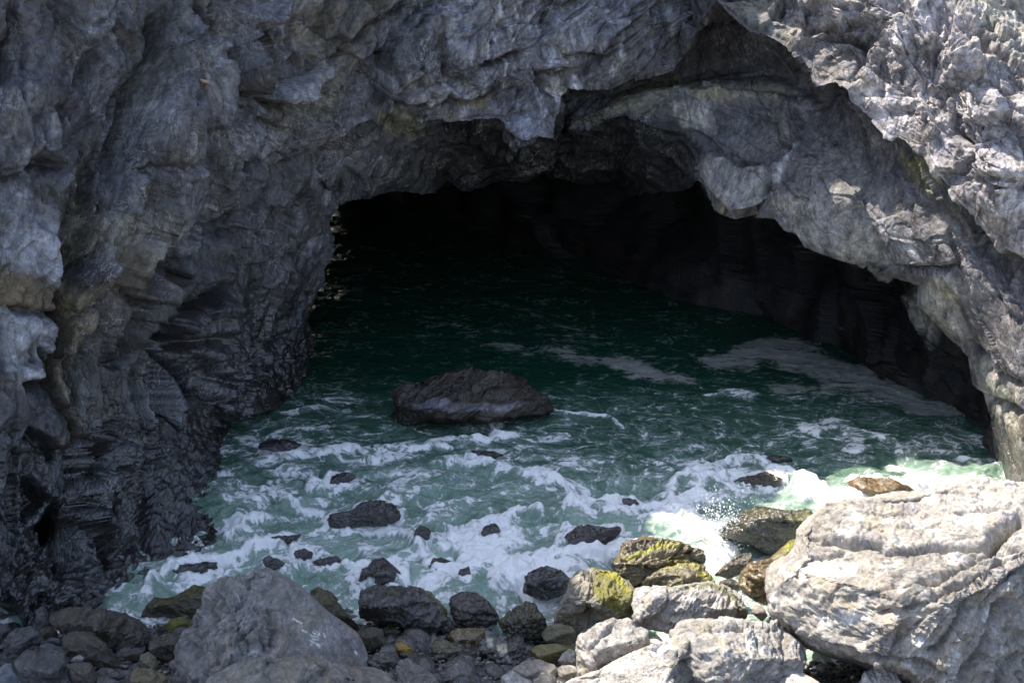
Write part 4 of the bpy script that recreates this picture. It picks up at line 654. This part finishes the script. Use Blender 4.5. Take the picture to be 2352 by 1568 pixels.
PAL = {'cave': ((.030, .021, .012), .55, .1),  # base colour, wetness, veins
    'wet': ((.026, .021, .019), .95, .1), 'weed': ((.036, .026, .015), .75, .1), 'amber': ((.14, .085, .025), .8, 0), 'grey': ((.235, .222, .212), .0, .25), 'dim': ((.20, .185, .16), .0, .2),
    'moss_dark': ((.060, .050, .025), .5, .1), 'moss': ((.13, .125, .035), .25, 0), 'brown': ((.078, .066, .050), .25, .1), 'slate': ((.088, .082, .080), .15, .3), 'blue': ((0.142, 0.152, 0.168), .05, .3), 'pale': ((.33, .31, .285), .0, .35),
    'green': ((0.151, 0.140, 0.088), .35, .2), 'ochre': ((0.151, 0.127, 0.072), .1, .1), 'wetgrey': ((.062, .057, .052), .7, .15), 'wetbrown': ((.046, .036, .028), .75, .1), 'olive': ((.055,.048,.024), .8, .1), 'amberwet': ((.13,.085,.025), .9, .1),
    'crust': ((0.089, 0.080, 0.072), .9, .5), 'orange': ((.26, .17, .03), .5, 0), 'grey2': ((0.168, 0.157, 0.144), .05, .1), 'halfmoss': ((.27,.245,.20), .3, .2), 'mossgold': ((.150, .125, .065), .65, .1), 'pale_green': ((.34, .32, .295), .05, .25),
    'cream': ((.40, .375, .34), .0, .2), 'white': ((0.487, 0.457, 0.416), .0, .2), 'gold': ((.17,.14,.045), .6, .1), 'tan': ((0.266, 0.237, 0.200), .1, .2), 'huge': ((.33, .305, .275), .0, .35), 'wetgreen': ((.055,.047,.032), .85, .2)}
MOSS = (.13, .12, .02)
RPAINT = {  # stains, moss and painted-in shaded faces, photo pixels
    'grey': [(R('b2', [(1540, 1010), (1600, 1000), (1700, 1060), (1730, 1010), (1650, 990)]), (.6, .6, .6), .0, 2, .2)],
    'halfmoss': [(R('b4', [(960, 270), (1150, 300), (1400, 560), (1380, 800), (1180, 780), (1000, 680), (930, 560)]), (.16, .15, .02), .95, 9, .8), (R('b4', [(1040, 270), (1200, 330), (1350, 560), (1250, 500), (1120, 380)]), (.34, .32, .03), .9, 5, 1), (R('b4', [(520, 900), (560, 800), (900, 760), (1300, 820), (1250, 900), (700, 990)]), (.13, .105, .05), .7, 8, .8)],
    'mossgold': [(R('b7', [(1240, 1040), (1420, 960), (1560, 900), (1760, 930), (1700, 950), (1560, 950), (1400, 1010), (1280, 1060)]), (.34, .33, .03), .9, 4, .9), (R('b7', [(1240, 1000), (1270, 915), (1400, 885), (1530, 890), (1400, 970)]), (.07, .05, .03), .9, 3, .3), (R('b7', [(1560, 1130), (1830, 1090), (1960, 1180), (1990, 1240), (1900, 1200), (1800, 1110)]), (.33, .31, .02), .9, 4, .9), (R('b7', [(1600, 1080), (1800, 1030), (1800, 1080), (1640, 1110)]), (.30, .24, .02), .7, 4, 1)],
    'pale_green': [(R('b4', [(1700, 508), (2050, 462), (2250, 465), (2420, 520), (2580, 640), (2500, 640), (2300, 530), (2050, 510)]), (.16, .17, .06), .85, 5, .9), (R('b4', [(2520, 640), (2640, 780), (2620, 930), (2540, 900)]), (.12, .12, .05), .8, 5, .8)],
    'huge': [(R('b5', [(790, 700), (1000, 640), (1200, 700), (1180, 770), (850, 750)]), (.78, .76, .72), .8, 8, 1.2), (R('b5', [(950, 1080), (1200, 1020), (1300, 1100), (1000, 1160)]), (.78, .76, .72), .8, 8, 1.4), (R('b5', [(1060, 490), (1200, 490), (1200, 520), (1080, 540)]), (.62, .6, .58), .7, 6, 1),
             (R('b5', [(1800, 620), (1950, 600), (1960, 650), (1820, 640)]), (.62, .6, .58), .8, 6, 1), (R('b5', [(1100, 880), (1200, 900), (1250, 940), (1130, 910)]), (.65, .64, .62), .8, 5, 1), (R('b5', [(1500, 1200), (1700, 1150), (1750, 1300), (1550, 1350)]), (.62, .61, .58), .7, 14, 1.4),
             (R('b5', [(1750, 1400), (1900, 1300), (1950, 1450), (1800, 1500)]), (.62, .61, .58), .7, 14, 1.4), (R('b5', [(1780, 780), (2000, 620), (2400, 600), (2400, 800), (2000, 900), (1900, 1100), (1720, 1000)]), (.25, .235, .215), .75, 14, .7)],  # front face below the ridge darkened in colour as if shaded
    'crust': [(R('b3', [(1660, 1060), (1740, 1080), (1750, 1180), (1690, 1170)]), (.62, .6, .45), .9, 4, .6), (R('b3', [(1780, 1140), (1880, 1120), (1900, 1240), (1800, 1240)]), (.62, .58, .40), .9, 4, .6), (R('b3', [(1880, 1250), (1960, 1320), (1930, 1390), (1860, 1380)]), (.6, .6, .58), .8, 4, .8)],
    'wetgrey': [(R('b3', [(950, 520), (1100, 610), (1235, 790), (1200, 850), (1120, 680), (980, 560)]), (.17, .155, .03), .8, 5, .8), (R('b3', [(480, 480), (700, 500), (680, 590), (500, 590)]), (.07, .08, .03), .7, 8, 1)],
    'wetgreen': [(R('b5', [(800, 370), (970, 380), (860, 540), (760, 580), (720, 430)]), (.10, .10, .02), .7, 8, .9)],
    'gold': [(R('b5', [(700, 600), (790, 540), (850, 560), (850, 650), (760, 640)]), (.30, .29, .03), .9, 4, .9)],
    'none': [], 'cave': [(R('m2', [(480, 1180), (560, 1160), (720, 1155), (760, 1180), (900, 1180), (1280, 1185), (1180, 1220), (800, 1240), (500, 1210)]), (.22, .20, .24), .8, 4, .7)],
    'pale': [], 'cream': [(R('b4', [(1780, 1330), (1900, 1200), (2060, 1040), (2200, 1200), (2200, 1400), (2050, 1560), (1750, 1560)]), (.23, .215, .19), .75, 5, .8), (R('b4', [(850, 1500), (1400, 1300), (1800, 1130), (1850, 1180), (1300, 1400), (950, 1540)]), (.62, .60, .56), .8, 6, .6)],  # cream: right face painted dark, standing in for its shade
    'dim': [], 'blue': [(R('b1', [(0, 1500), (120, 1470), (225, 1440)]), (.5, .52, .55), .9, 1.2, .1)]}
RGROOVE = {
    'huge': [(R('b5', [(860, 540), (1060, 545), (1160, 570), (1250, 580), (1290, 560), (1360, 570), (1380, 600), (1550, 592), (1700, 570), (1900, 560), (2100, 548)]), 4.4, .16), (R('b5', [(860, 510), (950, 515)]), 3.5, .08), (R('b5', [(2090, 550), (2230, 450), (2352, 380)]), 8, .35),
             (R('b5', [(2352, 560), (2250, 590), (2100, 590), (2000, 640), (1800, 770), (1700, 780), (1600, 820)]), 7, .22), (R('b5', [(1780, 790), (1650, 850), (1520, 870), (1440, 885)]), 6, .16), (R('b5', [(1900, 800), (1700, 980), (1500, 1040), (1340, 1060)]), 8, .14),
             (R('b5', [(2180, 760), (2080, 930), (1980, 1060), (1850, 1180), (1760, 1300), (1650, 1330)]), 9, .20), (R('b5', [(2352, 1000), (2250, 1050), (2150, 1200), (2000, 1400), (1900, 1500)]), 9, .24), (R('b5', [(1330, 1310), (1500, 1360), (1700, 1400), (1850, 1500)]), 7, .14), (R('b5', [(2352, 760), (2200, 900), (2100, 1100)]), 6, .12), (R('b5', [(2352, 1300), (2200, 1400), (2100, 1540)]), 8, .16), (R('b5', [(830, 650), (980, 630), (1120, 610)]), 3.5, .07),
             (R('b5', [(1640, 370), (1720, 350)]), 4, .04), (R('b5', [(1850, 340), (2050, 315), (2200, 320), (2300, 340)]), 3.5, .07), (R('b5', [(900, 1220), (1100, 1280), (1300, 1320)]), 6, .12), (R('b5', [(1450, 800), (1520, 770)]), 3, .06),
             (R('b5', [(1250, 940), (1450, 870)]), 3, .04), (R('b5', [(2000, 860), (2080, 760), (2200, 640)]), 6, .12), (R('b5', [(2060, 900), (2200, 700)]), 5, .1)],
    'grey': [(R('b2', [(1270, 960), (1250, 1060), (1180, 1230)]), 8, .18), (R('b2', [(1100, 720), (1220, 780), (1230, 960)]), 6, .12), (R('b2', [(1080, 880), (900, 1040), (780, 1150)]), 4, .10), (R('b2', [(330, 880), (330, 1060), (280, 1250)]), 7, .16),
             (R('b2', [(500, 760), (560, 1000), (590, 1200), (600, 1400)]), 7, .16), (R('b2', [(860, 500), (860, 640), (740, 830)]), 6, .13), (R('b2', [(700, 800), (820, 1000), (960, 1180)]), 5, .12), (R('b2', [(980, 300), (920, 380), (930, 480)]), 5, .08),
             (R('b2', [(990, 650), (1120, 740), (1220, 700)]), 5, .08), (R('b2', [(820, 1150), (860, 1280)]), 6, .12), (R('b2', [(1070, 1060), (1130, 1240)]), 6, .14)],
    'halfmoss': [(R('b4', [(930, 320), (960, 560), (900, 620), (700, 660)]), 3, .06), (R('b4', [(720, 760), (900, 750), (1050, 830)]), 8, .15), (R('b4', [(700, 880), (850, 840), (980, 880)]), 14, .3)],
    'mossgold': [(R('b7', [(1460, 1180), (1440, 1120), (1500, 1060), (1640, 1050), (1800, 1030)]), 4, .12), (R('b7', [(1500, 1020), (1640, 1010), (1780, 1000), (1840, 960)]), 4, .1), (R('b7', [(1560, 1000), (1400, 1060)]), 4, .06), (R('b7', [(1790, 940), (1830, 1040), (1900, 1100)]), 4, .1)],
    'pale_green': [(R('b4', [(2170, 860), (2280, 830), (2320, 780)]), 3, .04), (R('b4', [(1600, 780), (1660, 740)]), 4, .04), (R('b4', [(2100, 620), (2180, 680)]), 4, .05), (R('b4', [(1400, 900), (1700, 940), (1850, 930)]), 4, .05)],
    'pale': [(R('b4', [(1180, 900), (1300, 1000), (1420, 1030)]), 4, .06), (R('b4', [(880, 1200), (1150, 960)]), 4, .07), (R('b5', [(100, 1140), (300, 1180), (500, 1160)]), 5, .06), (R('b5', [(500, 1160), (560, 1350)]), 4, .05), (R('b5', [(700, 1180), (740, 1400)]), 6, .08)],
    'cream': [(R('b4', [(1850, 1260), (1920, 1200), (2050, 1120)]), 6, .12), (R('b4', [(1900, 1480), (1940, 1350), (2100, 1280)]), 7, .15)],
    'wetgrey': [(R('b3', [(740, 500), (730, 650), (720, 860)]), 3, .04), (R('b3', [(350, 850), (560, 850), (720, 860)]), 4, .06)],
    'crust': [(R('b3', [(1750, 1080), (1760, 1240), (1700, 1260)]), 4, .06), (R('b3', [(1900, 1120), (1990, 1280)]), 4, .05)],
    'dim': [(R('b2', [(1650, 1290), (1800, 1340), (2050, 1400), (2250, 1500)]), 6, .12)]}
def plane_set(rs, n):
    v = rs.normal(size=(n, 3)); v /= np.linalg.norm(v, axis=1)[:, None]; return v
def make_rock(r, idx):
    pts = np.array(r['pts'], float); pal, wet0, vn = PAL[r['pal']]; rs = np.random.RandomState(100 + idx)
    # centroid by area
    x, y = pts[:, 0], pts[:, 1]; x1, y1 = np.roll(x, -1), np.roll(y, -1); cr = x * y1 - x1 * y; A = cr.sum() / 2
    cu, cv = ((x + x1) * cr).sum() / (6 * A), ((y + y1) * cr).sum() / (6 * A)
    sz = math.sqrt(abs(A) / math.pi)
    lv = r.get('lv', 5 if sz < 70 else 6)
    contact = at_z(cu, min(pts[:, 1].max(), r.get('cb', 9999)), r['z'])
    # a rock awash sits lower: its outline bottom is its waterline
    dist = contact[1]; rad = sz * dist / F
    th = min(r.get('th', rad * .85), rad * 1.3)
    Yc = dist + th * (.30 if r.get('sea') else .35)
    C0 = at_y(cu, cv, Yc); m_px = np.linalg.norm(C0 - np.array([0, 0, H])) / F * 1.0
    w_ = (np.array([0, 0, H]) - C0); w_ /= np.linalg.norm(w_)
    up = UP - w_ * (UP @ w_); up /= np.linalg.norm(up); rt = np.cross(up, w_)
    V, Fc = ico(lv); V = V.copy()
    tilt = plane_set(rs, 1)[0] * .0
    ang = np.arctan2(V[:, 1], V[:, 0]); pl = np.hypot(V[:, 0], V[:, 1])
    pa = np.arctan2(-(y - cv), x - cu); pr = np.hypot(x - cu, y - cv)
    # outline radius: dense resample of the polygon edges
    den = []
    for k in range(len(pts)):
        a0, b0 = pts[k], pts[(k + 1) % len(pts)]
        for t in np.linspace(0, 1, 24, endpoint=False): den.append(a0 + (b0 - a0) * t)
    den = np.array(den); da = np.arctan2(-(den[:, 1] - cv), den[:, 0] - cu); dr = np.hypot(den[:, 0] - cu, den[:, 1] - cv)
    bins = np.linspace(-math.pi, math.pi, 361); rb = np.zeros(360); o = np.argsort(da)
    grid = (bins[:-1] + bins[1:]) / 2; rb = np.interp(grid, np.concatenate([da[o] - 2 * math.pi, da[o], da[o] + 2 * math.pi]), np.tile(dr[o], 3))
    ker = np.array([1, 2, 3, 2, 1.]) / 9; Rk = 1.045 if r.get('big') == 'huge' else 1.025
    rb = Rk * np.convolve(np.concatenate([rb[-2:], rb, rb[:2]]), ker, 'valid')
    Rr = np.interp(ang, np.concatenate([grid - 2 * math.pi, grid, grid + 2 * math.pi]), np.tile(rb, 3))
    sq = pl ** (.62 if r.get('big') else .78)
    basis = np.stack([rt, up, w_]); pz = np.sign(V[:, 2]) * np.abs(V[:, 2]) ** .9 * th
    dl = np.linalg.norm(C0 - np.array([0, 0, H])); rr = ray(cu + Rr * sq * np.cos(ang), cv - Rr * sq * np.sin(ang))
    p = (rr * ((dl - pz) / (rr @ -w_))[:, None] + np.array([0, 0, H]) - C0) @ basis.T
    if r.get('sea'): p[:, 1] = np.where(p[:, 1] < -.2 * rad, p[:, 1] * 1.05 - .1 * rad * 0, p[:, 1])
    # flat cleavage faces
    prim = [basis @ np.array(a_) / np.linalg.norm(a_) for a_ in ((rs.uniform(-.25, .25), -.25 + rs.uniform(-.1, .2), 1), (rs.uniform(-.3, .5), -1, rs.uniform(-.2, .15)))]
    if r.get('big') == 'huge': prim = [basis @ np.array(a_) / np.linalg.norm(a_) for a_ in ((-.38, -.22, 1), (.25, -1.0, .12), (-.75, -.75, .25))]; fr = [.66, .56, .82]
    elif r.get('big') == 'grey': prim = [basis @ np.array(a_) / np.linalg.norm(a_) for a_ in ((.75, -.55, .55), (-.75, -.65, .35), (.1, -.2, 1))]; fr = [.60, .60, .80]
    elif r['pal'] == 'cream': prim = [basis @ np.array(a_) / np.linalg.norm(a_) for a_ in ((-.35, -.3, 1), (.9, -.8, .1))]; fr = [.6, .6]
    else: fr = [rs.uniform(.58, .72), rs.uniform(.60, .75)]
    for n_, q_ in zip(prim, fr):
        d = p @ n_; lim = q_ * d.max(); e = d - lim; p = p - np.where(e > 0, e * .92, 0)[:, None] * n_
    nn = 7 if not r.get('big') else 5
    for n_ in plane_set(rs, nn):
        q_ = rs.uniform(.74, .9) if abs(n_[2]) > .35 else rs.uniform(.965, .99)
        d = p @ n_; lim = q_ * d.max(); e = d - lim; p = p - np.where(e > 0, e * .85, 0)[:, None] * n_
    if r.get('flat'): p[:, 1] *= 1; 
    P3 = C0 + p @ basis
    P3 = P3.astype(f32)
    # normals
    tri = P3[Fc]; fn = np.cross(tri[:, 1] - tri[:, 0], tri[:, 2] - tri[:, 0]); nrm = np.zeros_like(P3)
    for k in range(3): np.add.at(nrm, Fc[:, k], fn)
    nrm /= np.maximum(np.linalg.norm(nrm, axis=1), 1e-9)[:, None]
    sc = 1 / max(rad, .05); o_ = idx * 7.7; wv = np.stack([perlin(P3, sc * .9, o_), perlin(P3, sc * .9, o_ + 30), perlin(P3, sc * .9, o_ + 60)], 1) * rad * .12
    strat = rot(rot(P3 + wv, 1, rs.uniform(-60, 60)), 0, rs.uniform(-30, 30)) * np.array([.55, .55, 1.5], f32)
    roundish = r['pal'] in ('blue', 'green', 'white', 'gold', 'tan', 'orange', 'moss') or r['name'] == 'stone'
    k_ = .45 if roundish else 1.0
    fa = facet(strat, sc * 1.5, o_); fb = facet(strat, sc * 4.2, o_ + 9); det = min(1.0, rad / .25)
    fc_ = facet(strat, sc * 10, o_ + 19); D = (fa[:, 0] * .11 + fb[:, 0] * .045 + fc_[:, 0] * .014 + fbm(strat, sc * 3.2, 5, o_, .6) * .05) * rad * k_
    D -= (.026 * np.exp(-(fa[:, 1] / .03) ** 2) + .010 * np.exp(-(fb[:, 1] / .05) ** 2)) * rad * k_
    if not roundish: D += (.10 * stair(fbm(strat, sc * .9, 5, o_ + 70, .5) * 7) / 2 + .045 * stair(fbm(strat, sc * 2.6, 5, o_ + 90, .55) * 7) / 2) * rad * .8
    if wet0 > .6: D += (ridged(P3, 7, 3, o_) - .5) * .035 + fbm(P3, 14, 3, o_) * .02
    if r.get('big'):
        D *= .16; q2 = rot(P3, 1, -34) * np.array([1.0, 1.0, .22], f32); hm = np.ones(len(P3), f32)
        if r['big'] == 'huge': hm = .6 + 1.3 * sstep(20, -20, poly_sd(to_px(P3), R('b5', [(2400, 570), (2250, 600), (2000, 650), (1780, 790), (1500, 950), (1330, 1150), (1200, 1330), (1800, 1700), (3000, 1700), (3000, 600)])))
        f5 = facet(q2 + wv * .3, 2.2, 3)[:, 0]; f6 = facet(q2 + wv * .2, 6.5, 6)[:, 0]; f7 = facet(q2, 15, 8)[:, 0]
        D += (f5 * .042 + f6 * .024 + f7 * .011) * hm + fbm(q2, 5, 5, 2, .6) * .008 * hm; q3 = P3 * np.array([.6, .6, 1.2], f32) if r['big'] == 'huge' else q2
        D += .032 * stair(fbm(q3, .8, 6, 61, .5) * 12) + .012 * stair(fbm(q3, 2.4, 5, 81, .55) * 12)
    if r.get('big') == 'grey': D *= .3 + .8 * sstep(R('b2', [(1300, 0)])[0][0], R('b2', [(1180, 0)])[0][0], to_px(P3)[:, 0] - .12 * (to_px(P3)[:, 1] - 1450))
    P0 = P3.copy(); pxr = to_px(P0); facing = (nrm @ w_.astype(f32)) > -.15
    if r['pal'] in RGROOVE: D -= grooves(pxr, RGROOVE[r['pal']]) * facing
    if r.get('big') == 'grey': lf = sstep(R('b2', [(1280, 0)])[0][0], R('b2', [(1150, 0)])[0][0], pxr[:, 0]); D += lf * (facet(P3, 3.4, 2)[:, 0] * .06 + facet(P3, 8, 5)[:, 0] * .02)
    edge = sstep(.15, .5, np.abs(nrm @ w_.astype(f32))) * .5 + .5
    P3 = P3 + nrm * (D * edge)[:, None]
    c0 = np.array(pal, f32); n1 = fbm(strat, sc * 1.8, 5, o_ + 3, .6); n2 = fbm(P3, 9, 3, o_)
    col = c0[None] * (1 + .55 * n1 + .3 * n2 + .12 * fa[:, 0])[:, None]
    dry = wet0 < .2
    if dry and r['pal'] not in ('moss', 'orange'): sp = sstep(.1, .4, fbm(P3, 3.2, 5, o_ + 44, .62)); col += (sp * (.30 if c0[0] > .3 else .05))[:, None]
    if r['pal'] in ('moss', 'moss_dark', 'weed', 'olive', 'orange', 'wetgreen', 'gold', 'halfmoss', 'green'):
        mm = sstep(-.05, .35, fbm(P3, sc * 2.5, 5, o_ + 8) + (nrm[:, 2] - .45) * .6)[:, None] * {'moss': .9, 'moss_dark': .55, 'weed': .35, 'olive': .4, 'orange': .2, 'wetgreen': .3, 'gold': .5, 'halfmoss': .12, 'green': .25}[r['pal']]
        col = col * (1 - mm) + np.array(MOSS if not r['pal'] == 'weed' else (.08, .065, .02), f32) * mm * (.75 if r['pal'] != 'moss' else 1)
    if r['pal'] in RPAINT: col = paint(pxr, col, P3, [it for it in RPAINT[r['pal']] if it[2] > 0], idx)
    if r.get('big') == 'grey':
        for st in ([(1510, 990), (1560, 1005)], [(1600, 1040), (1690, 1060), (1700, 1095)], [(1610, 1075), (1690, 1090)], [(1640, 1015), (1700, 1040)], [(1690, 1000), (1720, 1030)], [(1600, 1110), (1650, 1130)], [(1620, 1100), (1610, 1140)], [(1660, 1140), (1715, 1150)], [(1680, 1130), (1690, 1165)], [(1770, 1010), (1775, 1060)], [(2120, 1215), (2140, 1245)], [(1420, 860), (1500, 905)], [(820, 580), (835, 600)]):
            d, _ = seg_dist(pxr, R('b2', st)); m = sstep(2.6, 1.0, d)[:, None] * facing[:, None]; col = col * (1 - m) + np.array((.75, .75, .74), f32) * m
    wetz = wet0 + .5 * sstep(.25, 0, P3[:, 2] - .05)
    col *= (1 - .35 * sstep(.2, .0, P3[:, 2]) * (1 - wet0))[:, None]
    org = C0.astype(f32).copy(); org[2] = max(P3[:, 2].min(), -1.0)
    me = mesh_np(r['name'], P3 - org, Fc, M_ROCK, {'Col': ('FLOAT_COLOR', rgba(col)), 'wet': ('FLOAT', np.clip(wetz, 0, 1)), 'vein': ('FLOAT', np.full(len(P3), vn, f32))})
    o = link(r['name'], me, r['label'], r['cat']); o.location = org.tolist(); return o
for i_, r in enumerate(ROCKS): make_rock(r, i_)

# ------------------------------------------------------------------ fill stones between the boulders
def small_stone(u, v, z, size, colr, wetv, seed, lv=4):
    rs = np.random.RandomState(seed); V, Fc = ico(lv); p = V * np.array([1, rs.uniform(.6, .9), rs.uniform(.45, .7)]) * size
    for n_ in plane_set(rs, 6): d = p @ n_; e = d - rs.uniform(.7, .88) * d.max(); p = p - np.where(e > 0, e * .8, 0)[:, None] * n_
    a = rs.uniform(0, 6.28); c_, s_ = math.cos(a), math.sin(a); p = p @ np.array([[c_, s_, 0], [-s_, c_, 0], [0, 0, 1.]]); p = p.astype(f32)
    p += V * (fbm(p + seed, 1.6 / size, 4)[:, None] * size * .12)
    col = np.array(colr, f32)[None] * (1 + .5 * fbm(p + seed, 3 / size, 3))[:, None]
    return p, Fc, col
rs = np.random.RandomState(5); n_st = 0
kinds = [('small dark wet stone among the boulders at the water edge', (.055, .05, .046), .85, 'small dark wet stones'), ('small grey stone lying among the boulders at the bottom left', (.13, .125, .12), .1, 'small grey stones at left'), ('small pale sunlit stone among the boulders at the bottom right', (.36, .345, .32), .0, 'small pale stones at right')]
protos = []
for k, (lab, c_, wv_, grp) in enumerate(kinds):
    for j in range(4):
        p, Fc, col = small_stone(0, 0, 0, 1.0, tuple(np.array(c_) * rs.uniform(.75, 1.3)), wv_, 300 + k * 10 + j)
        protos.append(mesh_np('stone', p, Fc, M_ROCK, {'Col': ('FLOAT_COLOR', rgba(col)), 'wet': ('FLOAT', np.full(len(p), wv_, f32)), 'vein': ('FLOAT', np.zeros(len(p), f32))}))
for _ in range(1200):
    if n_st >= 230: break
    u, v = rs.uniform(-20, 1900), rs.uniform(1390, 1600)
    if v < 1385 + .00006 * (u - 900) ** 2 * 0 + (40 if 500 < u < 1300 else 0): continue
    k = 1 if u < 560 else (0 if u < 1290 else 2)
    if k == 2 and v < 1400: continue
    g = at_z(u, v, .2); gz = float(ground_z(np.array([g[0]]), np.array([g[1]]))[0]); g = at_z(u, v, gz + .05)
    gz = float(ground_z(np.array([g[0]]), np.array([g[1]]))[0])
    o = link('stone', protos[k * 4 + rs.randint(4)], kinds[k][0], 'stone', kinds[k][3]); s_ = rs.uniform(.05, .16) * (1.3 if rs.rand() < .2 else 1) * (1.45 if k == 0 else 1)
    o.location = (g[0], g[1], gz + s_ * .25); o.scale = (s_, s_, s_); o.rotation_euler = (rs.uniform(-.5, .5), rs.uniform(-.5, .5), rs.uniform(0, 6.28)); n_st += 1

# gravel: far too fine to count
gv, gf, gcol = [], [], []; V3, F3 = ico(1); off = 0
for _ in range(5200):
    u, v = rs.uniform(-60, 2400), rs.uniform(1380, 1620)
    g = at_z(u, v, .25); gz = float(ground_z(np.array([g[0]]), np.array([g[1]]))[0]); s_ = rs.uniform(.015, .05)
    p = V3 * np.array([1, rs.uniform(.6, 1), rs.uniform(.4, .8)]) * s_ + np.array([g[0], g[1] + rs.uniform(-.1, .1), gz + .03]); p += rs.normal(size=p.shape) * s_ * .12
    gv.append(p); gf.append(F3 + off); off += len(p); gcol.append(np.repeat((np.array([.13, .125, .12]) * rs.uniform(.4, 1.9))[None], len(p), 0))
gv = np.concatenate(gv).astype(f32); gcol = np.concatenate(gcol).astype(f32)
link('gravel', mesh_np('gravel', gv, np.concatenate(gf), M_ROCK, {'Col': ('FLOAT_COLOR', rgba(gcol)), 'wet': ('FLOAT', np.full(len(gv), .3, f32)), 'vein': ('FLOAT', np.zeros(len(gv), f32))}, smooth=False), kind='stuff')

# ------------------------------------------------------------------ spray thrown up at the black boulder, orange sliver
M_DROP, t_, Pd = mat_new('spray_water'); Pd.inputs['Base Color'].default_value = (.9, .93, .95, 1); Pd.inputs['Roughness'].default_value = .15
gv, gf = [], []; off = 0; Vd, Fd = ico(2)
def drop(u, v, Y, s_):
    global off
    p = Vd * s_ * np.array([1, 1, rs.uniform(.9, 1.5)]) + at_y(u, v, Y); gv.append(p); gf.append(Fd + off); off += len(p)
for _ in range(1500):
    t = rs.rand(); cu, cv = (1672, 1205) if t < .45 else ((1690, 1240) if t < .75 else (1640, 1190))
    u, v = cu + rs.normal() * 24, cv + rs.normal() * 26; drop(u, v, 16.75 + rs.normal() * .12, .003 + .015 * rs.rand() ** 4)
for _ in range(110): drop(1470 + rs.normal() * 60, 1158 + rs.normal() * 8, 19.2 + rs.normal() * .1, .005 + .008 * rs.rand() ** 2)
for _ in range(90): drop(rs.uniform(1600, 1740), rs.uniform(1110, 1200), 17.4 + rs.normal() * .2, .004 + .006 * rs.rand())
link('sea_spray', mesh_np('sea_spray', np.concatenate(gv), np.concatenate(gf), M_DROP), kind='stuff')
def sliver(pts, r, colr, name, label, cat, group=None):
    m, t_, Ps = mat_new(name); b = NB(t_); ps = b.node('ShaderNodeNewGeometry').outputs['Position']
    b.put(Ps.inputs['Base Color'], b.mix(b.noise(ps, 14, 4), tuple(c * .6 for c in colr) + (1,), tuple(colr) + (1,))); Ps.inputs['Roughness'].default_value = .8
    pts = np.array(pts); V, Fc = [], []; n = len(pts)
    for k in range(n):
        d = pts[min(k + 1, n - 1)] - pts[max(k - 1, 0)]; d /= np.linalg.norm(d); a = np.cross(d, [0, .3, 1]); a /= np.linalg.norm(a); c_ = np.cross(d, a); rr = r * (.35 if k in (0, n - 1) else rs.uniform(.75, 1.2))
        for j in range(7): th_ = j / 7 * 2 * math.pi; V.append(pts[k] + rr * (a * math.cos(th_) + c_ * math.sin(th_)))
    for k in range(n - 1):
        for j in range(7): Fc.append([k * 7 + j, k * 7 + (j + 1) % 7, (k + 1) * 7 + (j + 1) % 7, (k + 1) * 7 + j])
    return link(name, mesh_np(name, np.array(V), np.array(Fc), m), label, cat, group)
def on_cliff(u, v, lift=.16):
    d = np.hypot(px[:, 0] - u, px[:, 1] - v) + (zf > 9.5) * 1e6 + (zf < 1.5) * 1e6; k = np.argmin(d); return V_c[k] + Nf[k] * lift
V_c = V
sliver([on_cliff(*R('c', [q_])[0]) for q_ in ((1190, 604), (1230, 612), (1270, 625), (1320, 634))], .030, (.50, .33, .24), 'orange_sliver', 'short orange-tan stick caught on the grey rock high on the left cliff', 'sliver')  # thin orange-tan piece on the rock, its material unknown
POOL.shutdown()
